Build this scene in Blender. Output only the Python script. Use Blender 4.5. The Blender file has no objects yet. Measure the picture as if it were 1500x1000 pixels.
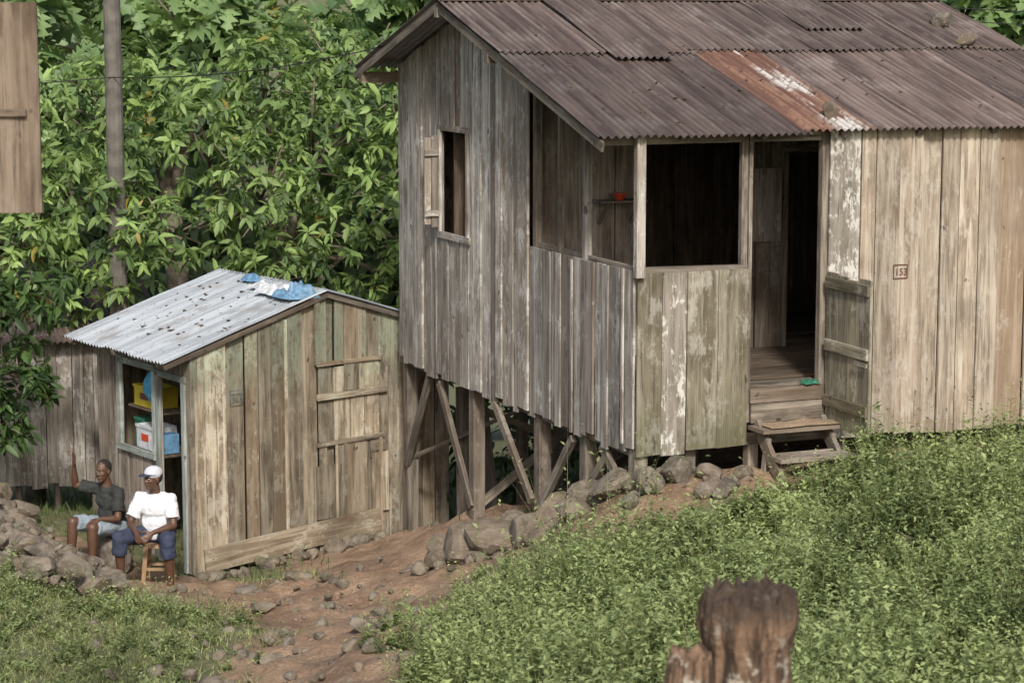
import bpy, math, random, numpy as np
from mathutils import Vector, Matrix, noise as mnoise
random.seed(7); rng=np.random.default_rng(7)
V=Vector
sc=bpy.context.scene
def R(a,b): return random.uniform(a,b)
# ------------------------------------------------------------------ node helpers
def newmat(name):
    m=bpy.data.materials.new(name); m.use_nodes=True
    nt=m.node_tree; nt.nodes.clear()
    out=nt.nodes.new('ShaderNodeOutputMaterial'); b=nt.nodes.new('ShaderNodeBsdfPrincipled')
    nt.links.new(b.outputs[0],out.inputs[0]); return m,nt,b,out
def L(nt,a,b): nt.links.new(a,b)
def setin(nt,sock,val):
    if hasattr(val,'is_linked') or hasattr(val,'links'): nt.links.new(val,sock)
    else: sock.default_value=val
def math_(nt,op,a,b=0.0,c=None,clamp=False):
    n=nt.nodes.new('ShaderNodeMath'); n.operation=op; n.use_clamp=clamp
    setin(nt,n.inputs[0],a); setin(nt,n.inputs[1],b)
    if c is not None: setin(nt,n.inputs[2],c)
    return n.outputs[0]
def mix(nt,f,a,b,blend='MIX'):
    n=nt.nodes.new('ShaderNodeMix'); n.data_type='RGBA'; n.blend_type=blend
    def c(v): return v if hasattr(v,'links') else (tuple(v)+(1.0,) if len(v)==3 else v)
    setin(nt,n.inputs[0],f); setin(nt,n.inputs[6],c(a)); setin(nt,n.inputs[7],c(b)); return n.outputs[2]
def noi(nt,vec,scale=1.0,detail=4.0,rough=0.6,dist=0.0):
    n=nt.nodes.new('ShaderNodeTexNoise'); n.inputs['Scale'].default_value=scale; n.inputs['Detail'].default_value=detail
    n.inputs['Roughness'].default_value=rough; n.inputs['Distortion'].default_value=dist
    if vec is not None: L(nt,vec,n.inputs['Vector'])
    return n.outputs['Fac']
def ss(nt,x,a,b):
    n=nt.nodes.new('ShaderNodeMapRange'); n.interpolation_type='SMOOTHSTEP'
    setin(nt,n.inputs[0],x); n.inputs[1].default_value=a; n.inputs[2].default_value=b; return n.outputs[0]
def comb(nt,x,y,z):
    n=nt.nodes.new('ShaderNodeCombineXYZ'); setin(nt,n.inputs[0],x); setin(nt,n.inputs[1],y); setin(nt,n.inputs[2],z); return n.outputs[0]
def attr(nt,name,o='Fac'):
    n=nt.nodes.new('ShaderNodeAttribute'); n.attribute_name=name; return n.outputs[o]
def bump(nt,b,h,s=0.4,d=0.01):
    n=nt.nodes.new('ShaderNodeBump'); n.inputs['Strength'].default_value=s; n.inputs['Distance'].default_value=d
    L(nt,h,n.inputs['Height']); L(nt,n.outputs[0],b.inputs['Normal'])
def uvxy(nt):
    u=nt.nodes.new('ShaderNodeUVMap'); s=nt.nodes.new('ShaderNodeSeparateXYZ'); L(nt,u.outputs[0],s.inputs[0]); return s.outputs[0],s.outputs[1]
def posz(nt):
    g=nt.nodes.new('ShaderNodeNewGeometry'); s=nt.nodes.new('ShaderNodeSeparateXYZ'); L(nt,g.outputs['Position'],s.inputs[0]); return g.outputs['Position'],s.outputs[2]
def white(nt,r,k):
    w=nt.nodes.new('ShaderNodeTexWhiteNoise'); w.noise_dimensions='1D'; L(nt,math_(nt,'MULTIPLY',r,k),w.inputs['W']); return w.outputs[0]
def wood(name,dark,mid,light,pale=0.5,palecol=(.45,.43,.38),tint=None,tintz=None,moss=None,var=0.45,pt=.56):
    m,nt,b,out=newmat(name)
    u,v=uvxy(nt); r=attr(nt,'rnd'); rz=math_(nt,'MULTIPLY',r,61.0)
    def vec(su,sv): return comb(nt,math_(nt,'MULTIPLY',u,su),math_(nt,'MULTIPLY',v,sv),rz)
    g=noi(nt,vec(75,2.2),1,5,.65,.4); g2=noi(nt,vec(14,.8),1,4,.6,.8); bl=noi(nt,vec(5,1.8),1,5,.65); fine=noi(nt,vec(28,12),1,6,.7)
    c=mix(nt,ss(nt,bl,.33,.66),dark,mid); c=mix(nt,math_(nt,'MULTIPLY',ss(nt,g2,.42,.66),.85),c,light)
    c=mix(nt,math_(nt,'MULTIPLY',ss(nt,g,.47,.34),.6),c,tuple(x*.4 for x in dark))
    c=mix(nt,math_(nt,'MULTIPLY',ss(nt,white(nt,r,7.3),.55,1.0),.55),c,tuple(x*y for x,y in zip(dark,(1.25,1.08,.92))))
    wp=white(nt,r,3.1)
    pm=math_(nt,'MULTIPLY',ss(nt,math_(nt,'ADD',math_(nt,'ADD',math_(nt,'MULTIPLY',fine,.5),math_(nt,'MULTIPLY',noi(nt,vec(5,3.0),1,4),.55)),math_(nt,'MULTIPLY',wp,.06)),pt+.02,pt+.10),pale)
    c=mix(nt,pm,c,palecol)
    p,z=posz(nt)
    kn=noi(nt,vec(9,5),1,2); c=mix(nt,math_(nt,'MULTIPLY',ss(nt,kn,.70,.76),.8),c,tuple(x*.35 for x in dark))
    if tint:
        tz=ss(nt,math_(nt,'ADD',z,math_(nt,'MULTIPLY',bl,1.6)),tintz[0],tintz[1])
        c=mix(nt,math_(nt,'MULTIPLY',math_(nt,'MULTIPLY',math_(nt,'MULTIPLY',tz,ss(nt,fine,.36,.56)),.7),ss(nt,wp,.1,.5)),c,tint)
    if moss:
        mz=math_(nt,'SUBTRACT',1.0,ss(nt,math_(nt,'ADD',z,math_(nt,'MULTIPLY',bl,-1.2)),moss[0],moss[1]))
        c=mix(nt,math_(nt,'MULTIPLY',mz,moss[2]),c,(.10,.11,.045))
    val=math_(nt,'ADD',math_(nt,'MULTIPLY',white(nt,r,1.7),var*1.3),1-var*.75)
    c=mix(nt,1.0,c,comb(nt,val,val,val),'MULTIPLY')
    big=noi(nt,p,1.1,3); c=mix(nt,math_(nt,'MULTIPLY',ss(nt,big,.5,.72),.4),c,tuple(x*.5 for x in dark))
    L(nt,c,b.inputs['Base Color']); b.inputs['Roughness'].default_value=.88; b.inputs['Specular IOR Level'].default_value=.2
    bump(nt,b,math_(nt,'ADD',g,math_(nt,'MULTIPLY',fine,.5)),.45,.006); return m
M={}
M['left']=wood('weathered_grey_wood',(.15,.132,.113),(.305,.28,.248),(.46,.435,.395),.5,(.58,.56,.53),var=.45)
M['front']=wood('weathered_tan_wood',(.19,.15,.112),(.335,.28,.218),(.46,.405,.33),.33,(.55,.51,.45),moss=(-5.0,-4.5,.45),var=.34)
M['panel']=wood('mossy_panel_wood',(.13,.112,.075),(.25,.22,.16),(.35,.315,.25),.4,(.56,.54,.48),moss=(-4.9,-4.0,.6),var=.35)
M['peel']=wood('peeling_white_paint_wood',(.14,.125,.10),(.25,.225,.19),(.35,.32,.28),.85,(.58,.565,.52),var=.15,pt=.54)
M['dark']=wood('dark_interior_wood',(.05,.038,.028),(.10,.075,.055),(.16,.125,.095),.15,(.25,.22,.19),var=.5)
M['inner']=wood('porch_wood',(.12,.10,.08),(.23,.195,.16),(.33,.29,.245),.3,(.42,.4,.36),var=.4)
M['shed']=wood('shed_wood',(.125,.098,.07),(.29,.245,.18),(.42,.37,.285),.42,(.48,.455,.385),tint=(.28,.35,.26),tintz=(-3.8,-3.0),moss=(-7.2,-6.7,.3),var=.6)
M['beam']=wood('beam_wood',(.08,.066,.054),(.18,.15,.12),(.28,.245,.20),.3,(.34,.32,.28),var=.4)
M['trim']=wood('pale_blue_trim_wood',(.16,.17,.15),(.26,.3,.28),(.36,.4,.38),.5,(.45,.48,.46),var=.2)
M['stool']=wood('stool_wood',(.22,.14,.08),(.36,.25,.15),(.48,.35,.22),.1,var=.2)
M['shut']=wood('shutter_wood',(.09,.065,.045),(.17,.13,.095),(.24,.19,.145),.2,(.34,.3,.25),var=.2)
def simple(name,col,rough=.7,nscale=20,amt=.3,bs=.2,metal=0):
    m,nt,b,out=newmat(name); p,z=posz(nt); f=noi(nt,p,nscale,5)
    c=mix(nt,ss(nt,f,.3,.7),tuple(x*(1-amt) for x in col),tuple(min(1,x*(1+amt*.6)) for x in col))
    L(nt,c,b.inputs['Base Color']); b.inputs['Roughness'].default_value=rough; b.inputs['Metallic'].default_value=metal
    bump(nt,b,f,bs,.01); return m
PITCH=.076
def roofmat(name,kind):
    m,nt,b,out=newmat(name); u,v=uvxy(nt); r=attr(nt,'rnd'); rz=math_(nt,'MULTIPLY',r,43.)
    def vec(su,sv): return comb(nt,math_(nt,'MULTIPLY',u,su),math_(nt,'MULTIPLY',v,sv),rz)
    st=noi(nt,vec(14,.7),1,4,.6,.3); bl=noi(nt,vec(2.2,1.6),1,5,.62); sp=noi(nt,vec(16,16),1,5,.7)
    w0=white(nt,r,1.3); val=math_(nt,'MULTIPLY_ADD',math_(nt,'SINE',math_(nt,'MULTIPLY',u,2*math.pi/PITCH)),-.5,.5); vm=math_(nt,'MULTIPLY',ss(nt,val,.35,.95),ss(nt,bl,.25,.6))  # valley grime also stands in for corrugation shade, put into the colour
    if kind=='rust':
        c=mix(nt,ss(nt,st,.35,.65),(.066,.047,.04),(.16,.122,.106)); c=mix(nt,math_(nt,'MULTIPLY',ss(nt,bl,.5,.7),.6),c,(.235,.20,.18))
        c=mix(nt,math_(nt,'MULTIPLY',ss(nt,sp,.56,.68),.6),c,(.14,.075,.048))
        v2=math_(nt,'ADD',.66,math_(nt,'MULTIPLY',w0,.55)); c=mix(nt,1.,c,comb(nt,v2,v2,v2),'MULTIPLY')
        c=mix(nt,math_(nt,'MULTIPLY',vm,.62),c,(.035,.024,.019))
        b.inputs['Roughness'].default_value=.6
    elif kind=='orange':
        c=mix(nt,ss(nt,st,.35,.65),(.11,.055,.038),(.24,.135,.09))
        wm=math_(nt,'ADD',math_(nt,'MULTIPLY',st,.5),math_(nt,'MULTIPLY',bl,.6)); uu=math_(nt,'MULTIPLY',ss(nt,u,.28,.48),math_(nt,'SUBTRACT',1.0,ss(nt,u,.6,.78)))
        c=mix(nt,math_(nt,'MULTIPLY',ss(nt,wm,.50,.60),uu),c,(.5,.48,.45)); c=mix(nt,math_(nt,'MULTIPLY',ss(nt,sp,.5,.6),.75),c,(.12,.06,.04))
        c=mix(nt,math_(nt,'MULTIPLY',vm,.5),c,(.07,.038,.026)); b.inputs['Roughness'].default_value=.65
    else:
        c=mix(nt,ss(nt,st,.35,.65),(.27,.30,.33),(.42,.46,.50)); c=mix(nt,math_(nt,'MULTIPLY',ss(nt,bl,.54,.68),.65),c,(.2,.19,.18))
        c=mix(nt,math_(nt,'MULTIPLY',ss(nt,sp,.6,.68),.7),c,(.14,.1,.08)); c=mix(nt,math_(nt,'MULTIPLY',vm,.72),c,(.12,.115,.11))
        b.inputs['Roughness'].default_value=.5; b.inputs['Metallic'].default_value=.25
    L(nt,c,b.inputs['Base Color']); bump(nt,b,sp,.25,.004); return m
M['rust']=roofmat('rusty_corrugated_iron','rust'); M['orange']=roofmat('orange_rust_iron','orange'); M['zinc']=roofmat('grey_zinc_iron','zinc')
def stonemat():
    m,nt,b,out=newmat('stone'); p,z=posz(nt); r=attr(nt,'rnd'); f=noi(nt,p,7,6,.65); g=noi(nt,p,30,5,.7)
    c=mix(nt,ss(nt,f,.35,.65),(.07,.058,.045),(.20,.175,.14))
    c=mix(nt,math_(nt,'MULTIPLY',white(nt,r,1.9),.4),c,(.22,.155,.095)); c=mix(nt,math_(nt,'MULTIPLY',ss(nt,g,.55,.65),.5),c,(.28,.265,.23))
    mo=noi(nt,p,3,4); c=mix(nt,math_(nt,'MULTIPLY',ss(nt,mo,.52,.66),.5),c,(.07,.085,.035))
    L(nt,c,b.inputs['Base Color']); b.inputs['Roughness'].default_value=.9; bump(nt,b,math_(nt,'ADD',f,g),.7,.02); return m
M['stone']=stonemat()
def groundmat():
    m,nt,b,out=newmat('earth_and_grass'); p,z=posz(nt); d=attr(nt,'dirt'); f=noi(nt,p,1.6,6,.65); g=noi(nt,p,11,6,.7); h=noi(nt,p,45,4,.7)
    dirt=mix(nt,ss(nt,f,.35,.65),(.20,.122,.075),(.37,.25,.16)); dirt=mix(nt,math_(nt,'MULTIPLY',ss(nt,g,.5,.68),.6),dirt,(.46,.34,.235)); dirt=mix(nt,math_(nt,'MULTIPLY',ss(nt,h,.52,.66),.6),dirt,(.13,.085,.055))
    gr=mix(nt,ss(nt,g,.35,.65),(.10,.105,.045),(.19,.19,.09)); 
    fac=ss(nt,math_(nt,'ADD',d,math_(nt,'MULTIPLY',math_(nt,'SUBTRACT',g,.5),1.3)),.34,.58)
    L(nt,mix(nt,fac,gr,dirt),b.inputs['Base Color']); b.inputs['Roughness'].default_value=.95; bump(nt,b,math_(nt,'ADD',g,math_(nt,'MULTIPLY',h,.5)),.9,.06); return m
M['ground']=groundmat()
def leafmat(name,tr=.35,rough=.42):
    m,nt,b,out=newmat(name); c=attr(nt,'col','Color'); L(nt,c,b.inputs['Base Color']); b.inputs['Roughness'].default_value=rough; b.inputs['Specular IOR Level'].default_value=.4
    if tr>0:
        t=nt.nodes.new('ShaderNodeBsdfTranslucent'); L(nt,mix(nt,1.,c,(1.3,1.25,.7,1),'MULTIPLY'),t.inputs[0])
        mx=nt.nodes.new('ShaderNodeMixShader'); mx.inputs[0].default_value=tr; L(nt,b.outputs[0],mx.inputs[1]); L(nt,t.outputs[0],mx.inputs[2]); L(nt,mx.outputs[0],out.inputs[0])
    return m
M['leaf']=leafmat('leaves',.34,.5); M['weed']=leafmat('weed_leaves',.34,.65)
M['bark']=simple('bark',(.15,.125,.095),.95,9,.5,.9)
M['pole']=simple('pole_concrete',(.12,.11,.095),.9,6,.35,.4)
M['black']=simple('wire_black',(.02,.02,.02))
# ------------------------------------------------------------------ mesh builder
class MB:
    def __init__(s): s.v=[];s.f=[];s.uv=[];s.r=[];s.m=[]
    def hexa(s,c,uv,r=None,m=0):
        r=random.random() if r is None else r; o=len(s.v); s.v+=[tuple(p) for p in c]
        ou=R(0,9)
        for f in ((0,1,2,3),(5,4,7,6),(4,5,1,0),(3,2,6,7),(4,0,3,7),(1,5,6,2)):
            s.f.append([o+i for i in f]); s.uv+=[(uv[i][0]+ou,uv[i][1]) for i in f]; s.r.append(r); s.m.append(m)
    def box(s,O,X,Y,Z,r=None,m=0):
        O,X,Y,Z=V(O),V(X),V(Y),V(Z)
        c=[O,O+X,O+X+Z,O+Z,O+Y,O+X+Y,O+X+Y+Z,O+Z+Y]
        ls=[X.length,Y.length,Z.length]; k=ls.index(max(ls)); co=[(0,0,0),(1,0,0),(1,0,1),(0,0,1),(0,1,0),(1,1,0),(1,1,1),(0,1,1)]
        ot=[i for i in range(3) if i!=k]
        uv=[(q[ot[0]]*ls[ot[0]]+q[ot[1]]*ls[ot[1]],q[k]*ls[k]) for q in co]; s.hexa(c,uv,r,m)
    def bar(s,p0,p1,w,t,nrm,r=None,m=0):
        p0,p1=V(p0),V(p1); n=V(nrm).normalized(); d=(p1-p0); sd=d.normalized().cross(n).normalized()
        s.box(p0-sd*w/2-n*t/2,sd*w,n*t,d,r,m)
    def cyl(s,p0,p1,r0,r1,n=10,r=None,m=0,seg=1,wob=0):
        p0,p1=V(p0),V(p1); d=(p1-p0); ln=d.length; dn=d.normalized(); a=dn.orthogonal().normalized(); b=dn.cross(a); r=random.random() if r is None else r
        o=len(s.v)
        for k in range(seg+1):
            t=k/seg; c=p0+d*t+(a*R(-wob,wob)+b*R(-wob,wob) if 0<k<seg else V((0,0,0))); rr=r0+(r1-r0)*t
            for i in range(n):
                an=2*math.pi*i/n; s.v.append(tuple(c+(a*math.cos(an)+b*math.sin(an))*rr))
        for k in range(seg):
            for i in range(n):
                j=(i+1)%n; s.f.append([o+k*n+i,o+k*n+j,o+(k+1)*n+j,o+(k+1)*n+i]); cu=2*math.pi*r0/n
                s.uv+=[(i*cu,ln*k/seg),((i+1)*cu,ln*k/seg),((i+1)*cu,ln*(k+1)/seg),(i*cu,ln*(k+1)/seg)]; s.r.append(r); s.m.append(m)
        for base,rev in ((o,True),(o+seg*n,False)):
            f=[base+i for i in range(n)]
            if rev: f.reverse()
            s.f.append(f); s.uv+=[(0.01*i,0) for i in range(n)]; s.r.append(r); s.m.append(m)
    def grid(s,P,nu,nv,uvf,r=0.5,m=0):
        o=len(s.v); s.v+=[tuple(p) for p in P]
        for j in range(nv-1):
            for i in range(nu-1):
                q=[(i,j),(i+1,j),(i+1,j+1),(i,j+1)]; s.f.append([o+b*nu+a for a,b in q]); s.uv+=[uvf(a,b) for a,b in q]; s.r.append(r); s.m.append(m)
    def build(s,name,mats,parent=None,smooth=False):
        me=bpy.data.meshes.new(name); me.from_pydata(s.v,[],s.f); 
        for x in mats: me.materials.append(x)
        uv=me.uv_layers.new(name='UVMap'); uv.data.foreach_set('uv',np.array(s.uv,dtype='f').ravel())
        a=me.attributes.new('rnd','FLOAT','FACE'); a.data.foreach_set('value',np.array(s.r,dtype='f'))
        me.polygons.foreach_set('material_index',np.array(s.m,dtype='i'))
        if smooth: me.polygons.foreach_set('use_smooth',np.ones(len(s.f),dtype=bool))
        me.update(); ob=bpy.data.objects.new(name,me); sc.collection.objects.link(ob)
        if parent: ob.parent=parent
        return ob
def empty(name):
    e=bpy.data.objects.new(name,None); sc.collection.objects.link(e); return e
def npmesh(name,verts,tris,mat,col=None,parent=None,smooth=False):
    me=bpy.data.meshes.new(name); n=len(tris); me.vertices.add(len(verts)); me.vertices.foreach_set('co',verts.astype('f').ravel())
    me.loops.add(n*3); me.loops.foreach_set('vertex_index',tris.astype('i').ravel()); me.polygons.add(n)
    me.polygons.foreach_set('loop_start',np.arange(0,n*3,3,dtype='i'))
    if smooth: me.polygons.foreach_set('use_smooth',np.ones(n,dtype=bool))
    me.update(calc_edges=True)
    if col is not None:
        a=me.attributes.new('col','FLOAT_COLOR','POINT'); a.data.foreach_set('color',np.concatenate([col,np.ones((len(col),1))],1).astype('f').ravel())
    me.materials.append(mat); ob=bpy.data.objects.new(name,me); sc.collection.objects.link(ob)
    if parent: ob.parent=parent
    return ob
# ------------------------------------------------------------------ terrain
CP=[(-3.5,25.2,-6.32),(-.8,27.2,-6.25),(.24,22.66,-5.26),(-.44,24.3,-5.5),(-1.25,26.24,-6.15),(1.11,20.6,-4.36),(2.5,20.9,-4.30),(5.5,22.2,-4.2),(3,27,-4.9),(6,26,-4.5),(9,24,-4.2),
(5,19,-4.15),(3,18,-4.25),(1.6,18.5,-4.5),(1.1,14.5,-4.35),(3.5,13.5,-4.1),(6,15,-3.9),(.47,19.4,-4.8),(1.3,19.6,-4.55),(-.8,17.6,-5.02),(-.9,16.3,-4.95),(-.5,14,-4.6),
(-1.7,17.6,-5.32),(-3.5,17.6,-5.3),(-5.5,18,-5.25),(-1.3,21,-5.68),(-.33,22,-5.4),(.25,21.6,-5.15),(-2.8,22.9,-6.0),(-4.1,22.5,-5.78),(-5.5,22.5,-5.6),(-5.9,26,-5.8),(-3.9,24.3,-6.22),(-4.7,25,-6.2),(-2.2,24.4,-6.12),
(0,0,-1.7),(0,4,-2.4),(0,8,-3.15),(3,8,-3.2),(-4,8,-3.3),(-3,13,-4.5),(-8,13,-4.4),(8,8,-3.),(-7,30,-6.6),(-2,31,-6.7),(4,33,-6),(10,32,-5),(-12,28,-6.2),(-12,20,-5),(12,18,-3.6),(-10,45,-9),(10,45,-8),(0,60,-11),(-40,60,-12),(40,60,-10),(0,120,-14),(-100,100,-14),(100,100,-14),(-60,10,-6),(60,10,-4),(0,-20,-2),(0,400,-16),(-400,200,-16),(400,200,-16)]
CP=np.array(CP,float); NC=len(CP)
def phi(d2): return -np.sqrt(d2+.15)
A_=np.zeros((NC+1,NC+1)); D_=((CP[:,None,:2]-CP[None,:,:2])**2).sum(2); A_[:NC,:NC]=phi(D_)-np.eye(NC)*.01; A_[:NC,NC]=1;A_[NC,:NC]=1
WT=np.linalg.solve(A_,np.append(CP[:,2],0))
def gz0(x,y):
    x=np.atleast_1d(x).astype(float); y=np.atleast_1d(y).astype(float)
    out=np.full(x.shape,WT[NC])
    for i in range(NC): out=out+WT[i]*phi((x-CP[i,0])**2+(y-CP[i,1])**2)
    near=np.exp(-((x/12)**2))*((y>9)&(y<33))
    out=out+near*(.035*np.sin(x*3.1+1.3*np.sin(y*1.7))*np.sin(y*2.3+x)+.02*np.sin(x*7.3+y*2)*np.sin(y*6.1-x*3))
    return out
def gz(x,y): return float(gz0(x,y)[0])
def axis(lo,a,b,hi,st):
    f=np.arange(a,b,st); l=a-np.geomspace(.3,a-lo,22)[::-1]; h=b+np.geomspace(.3,hi-b,22); return np.concatenate([l,f,h])
xs=axis(-500,-8,9,500,.10); ys=axis(-60,10,31,600,.10); GX,GY=np.meshgrid(xs,ys); GZ=gz0(GX.ravel(),GY.ravel())
def segd(x,y,pts):
    d=np.full(x.shape,1e9)
    for (ax_,ay_,aw),(bx_,by_,bw) in zip(pts[:-1],pts[1:]):
        t=np.clip(((x-ax_)*(bx_-ax_)+(y-ay_)*(by_-ay_))/((bx_-ax_)**2+(by_-ay_)**2),0,1); w=aw+(bw-aw)*t
        d=np.minimum(d,np.hypot(x-ax_-t*(bx_-ax_),y-ay_-t*(by_-ay_))/w)
    return d
PATH=[(-1.5,13,.8),(-1.6,17.5,.85),(-1.55,19.5,.8),(-1.4,21.2,.95),(-1.0,22.6,1.2),(0.2,21.9,.8)]; PATH2=[(-1.5,21.5,.9),(-2.8,23.2,1.0),(-3.9,24.2,.9),(-5,25.3,.6)]; PATH3=[(-1.0,22.6,1.1),(-1.3,25.5,1.3),(3,24,2.8),(4.5,23.5,2.4)]; PATH4=[(0,21.9,.8),(1.2,20.6,.75),(2.6,20.75,.5),(5,21.9,.3)]
def dirt(x,y):
    d=np.minimum(np.minimum(segd(x,y,PATH),segd(x,y,PATH2)),np.minimum(segd(x,y,PATH3),segd(x,y,PATH4))); return np.clip(1.45-d,0,1)
nx,ny=len(xs),len(ys); idx=np.arange(nx*ny).reshape(ny,nx); ia=idx[:-1,:-1].ravel();ib=idx[:-1,1:].ravel();ic=idx[1:,1:].ravel();id_=idx[1:,:-1].ravel()
dd=dirt(GX.ravel(),GY.ravel()); er=np.array([mnoise.noise(V((px*1.8,py*3.2,0)))+.5*mnoise.noise(V((px*5,py*6,4))) if d_>0 else 0 for px,py,d_ in zip(GX.ravel(),GY.ravel(),dd)]); GZ=GZ+dd*er*.10
gy=GY.ravel(); gx=GX.ravel(); rdg=np.clip((gy-90)/140,0,1)**1.5*26*(1+.18*np.sin(gx*.05)+.1*np.sin(gx*.13+1)); GZ=GZ+np.where(gy>90,rdg,0)
g=npmesh('ground',np.stack([GX.ravel(),GY.ravel(),GZ],1),np.concatenate([np.stack([ia,ib,ic],1),np.stack([ia,ic,id_],1)]),M['ground'],smooth=True)
at=g.data.attributes.new('dirt','FLOAT','POINT'); at.data.foreach_set('value',dd.astype('f'))
# ------------------------------------------------------------------ main house
K=V((1.11,20.6,0)); ax=V((.9213,.3888,0)).normalized(); bx=V((-ax.y,ax.x,0)); UP=V((0,0,1))
def H(a,b,z): return K+ax*a+bx*b+UP*z
BZ=-4.06; RZ=-2.40; FZ=-3.55
def rz(b): return -1.19+.30*(b+.2) if b<3.8 else .01-.30*(b-3.8)
def wall(mb,org,axd,nrm,s0,s1,fn,wmin,wmax,breaks=(),th=.022,base=None,jag=.025,batten=0,m=0,lap=.016):
    bs=sorted([s0]+[x for x in breaks if s0<x<s1]+[s1]); k=0
    for p,q in zip(bs[:-1],bs[1:]):
        ws=[]; 
        while sum(ws)<q-p: ws.append(R(wmin,wmax))
        f=(q-p)/sum(ws); s=p
        for w in ws:
            w*=f; sa,sb=s+R(.0,.006),s+w-R(.001,.010); s+=w; mid=(sa+sb)/2; k+=1
            off=random.choice((0,lap*.5,lap,lap))+R(0,.006); r=random.random()
            A=fn(mid,sa);B=fn(mid,sb)
            for (z0,z1),(y0,y1) in zip(A,B):
                if base is not None and abs(z0-base)<.01: j=R(-jag,jag); z0+=j; y0+=j+R(-.012,.012)
                tw=R(-.010,.010); t1=R(-.004,.006)
                P=lambda ss_,z,t: org+axd*ss_+nrm*(off+t)+UP*z
                c=[P(sa+tw,z0,th+t1),P(sb+tw,y0,th+t1),P(sb,y1,th),P(sa,z1,th),P(sa+tw,z0,0),P(sb+tw,y0,0),P(sb,y1,0),P(sa,z1,0)]
                uv=[(0,z0),(w,y0),(w,y1),(0,z1)]*1+[(.02,z0),(w+.02,y0),(w+.02,y1),(.02,z1)]
                mb.hexa(c,uv,r,m)
                if random.random()<batten and z1-z0>.5:
                    bw=R(.03,.05); mb.box(org+axd*(sb-bw/2)+nrm*(lap+th+.008)+UP*(z0+R(0,.04)),axd*bw,nrm*.016,UP*(min(z1,y1)-z0-R(.01,.05)),None,m)
house=empty('wooden_stilt_house')
mb=MB()
WB0,WB1,WZ0,WZ1=3.92,4.72,-2.47,-1.37
def fl(mid,s):
    t=rz(s)-.06
    if mid<2.35: return [(BZ,RZ)]
    if WB0<mid<WB1: return [(BZ,WZ0),(WZ1,t)]
    return [(BZ,t)]
wall(mb,K.copy(),bx,-ax,0.0,6.1,fl,.11,.27,(2.35,WB0,WB1,3.8),base=BZ,jag=.05,batten=.15,lap=.022)
mb.build('gable_wall',[M['left']],house)
mb=MB()
def ff(mid,s):
    if mid<1.13: return [(BZ-.02,RZ-.02)]
    return [(BZ,-1.17)]
wall(mb,K.copy(),ax,-bx,0.0,.25,ff,.24,.26,(),base=BZ-.02,m=1)
wall(mb,K.copy(),ax,-bx,.25,.50,ff,.24,.26,(),base=BZ-.02,m=2)
wall(mb,K.copy(),ax,-bx,.50,1.13,ff,.29,.33,(),base=BZ-.02,m=1)
wall(mb,K.copy(),ax,-bx,1.95,2.28,ff,.33,.34,(),m=2)
wall(mb,K.copy(),ax,-bx,2.28,5.1,ff,.17,.38,(),base=BZ,batten=.15,lap=.03)
mb.build('front_wall',[M['front'],M['panel'],M['peel']],house)
mb=MB()
wall(mb,H(0,6.1,0),ax,bx,0,5.1,lambda m_,s:[(BZ,rz(6.1)-.05)],.2,.3)
wall(mb,H(5.1,0,0),bx,ax,0,6.1,lambda m_,s:[(BZ,rz(s)-.06)],.2,.3,(3.8,))
mb.build('rear_walls',[M['left']],house)
mb=MB()
def fi(mid,s):
    if 1.15<mid<2.3: return [(FZ,-3.4)]
    if 2.82<mid<3.32: return [(-1.55,rz(2.3)-.05)]
    return [(FZ,rz(2.3)-.05)]
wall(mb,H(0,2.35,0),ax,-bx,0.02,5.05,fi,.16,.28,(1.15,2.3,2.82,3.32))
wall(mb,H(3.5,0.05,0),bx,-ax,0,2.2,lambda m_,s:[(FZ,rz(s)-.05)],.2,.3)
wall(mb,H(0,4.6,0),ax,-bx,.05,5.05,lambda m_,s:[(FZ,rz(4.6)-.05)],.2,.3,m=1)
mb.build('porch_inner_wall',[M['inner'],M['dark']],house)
mb=MB()
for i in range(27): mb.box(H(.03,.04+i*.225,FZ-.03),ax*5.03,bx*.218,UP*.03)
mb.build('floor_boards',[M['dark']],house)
mb=MB()
def beam(p,q,w,t,nr,m=0): mb.bar(p,q,w,t,nr,None,m)
beam(H(-.0,-.06,RZ-.05),H(.0,-.06,-1.2),.085,.07,bx,1)
beam(H(1.10,.05,RZ-.1),H(1.10,.05,-1.2),.06,.06,bx)
beam(H(1.155,.03,FZ-.3),H(1.155,.03,-1.2),.035,.05,bx)
beam(H(1.93,.04,FZ-.3),H(1.93,.04,-1.2),.07,.07,bx)
beam(H(.03,1.12,RZ-.05),H(.03,1.12,rz(1.1)-.07),.06,.07,ax,1)
beam(H(.03,1.72,RZ-.05),H(.03,1.72,rz(1.7)-.07),.05,.05,ax)
beam(H(.03,2.28,RZ-.05),H(.03,2.28,rz(2.3)-.07),.07,.07,ax)
beam(H(-.35,.07,-1.23),H(5.1,.07,-1.23),.09,.08,bx)
beam(H(.0,.04,RZ+.0),H(1.13,.04,RZ-.02),.06,.07,bx)
beam(H(.05,.0,RZ+.0),H(.05,2.35,RZ+.02),.05,.05,ax)
beam(H(.06,0.1,-1.24),H(.06,3.7,-.16),.08,.06,ax); beam(H(.06,3.85,-.16),H(.06,6.05,-.8),.08,.06,ax)
beam(H(-.45,2.45,-.56),H(.1,2.45,-.56),.1,.08,bx); beam(H(-.45,6.15,-.86),H(.3,6.15,-.86),.12,.1,bx); beam(H(-.45,3.8,-.13),H(5.2,3.8,-.13),.1,.08,bx)
beam(H(-.43,-.2,-1.27),H(-.43,3.8,-.07),.09,.025,ax); beam(H(-.43,3.8,-.07),H(-.43,6.38,-.85),.09,.025,ax)
beam(H(5.42,-.2,-1.27),H(5.42,3.8,-.07),.11,.025,ax)
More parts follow.
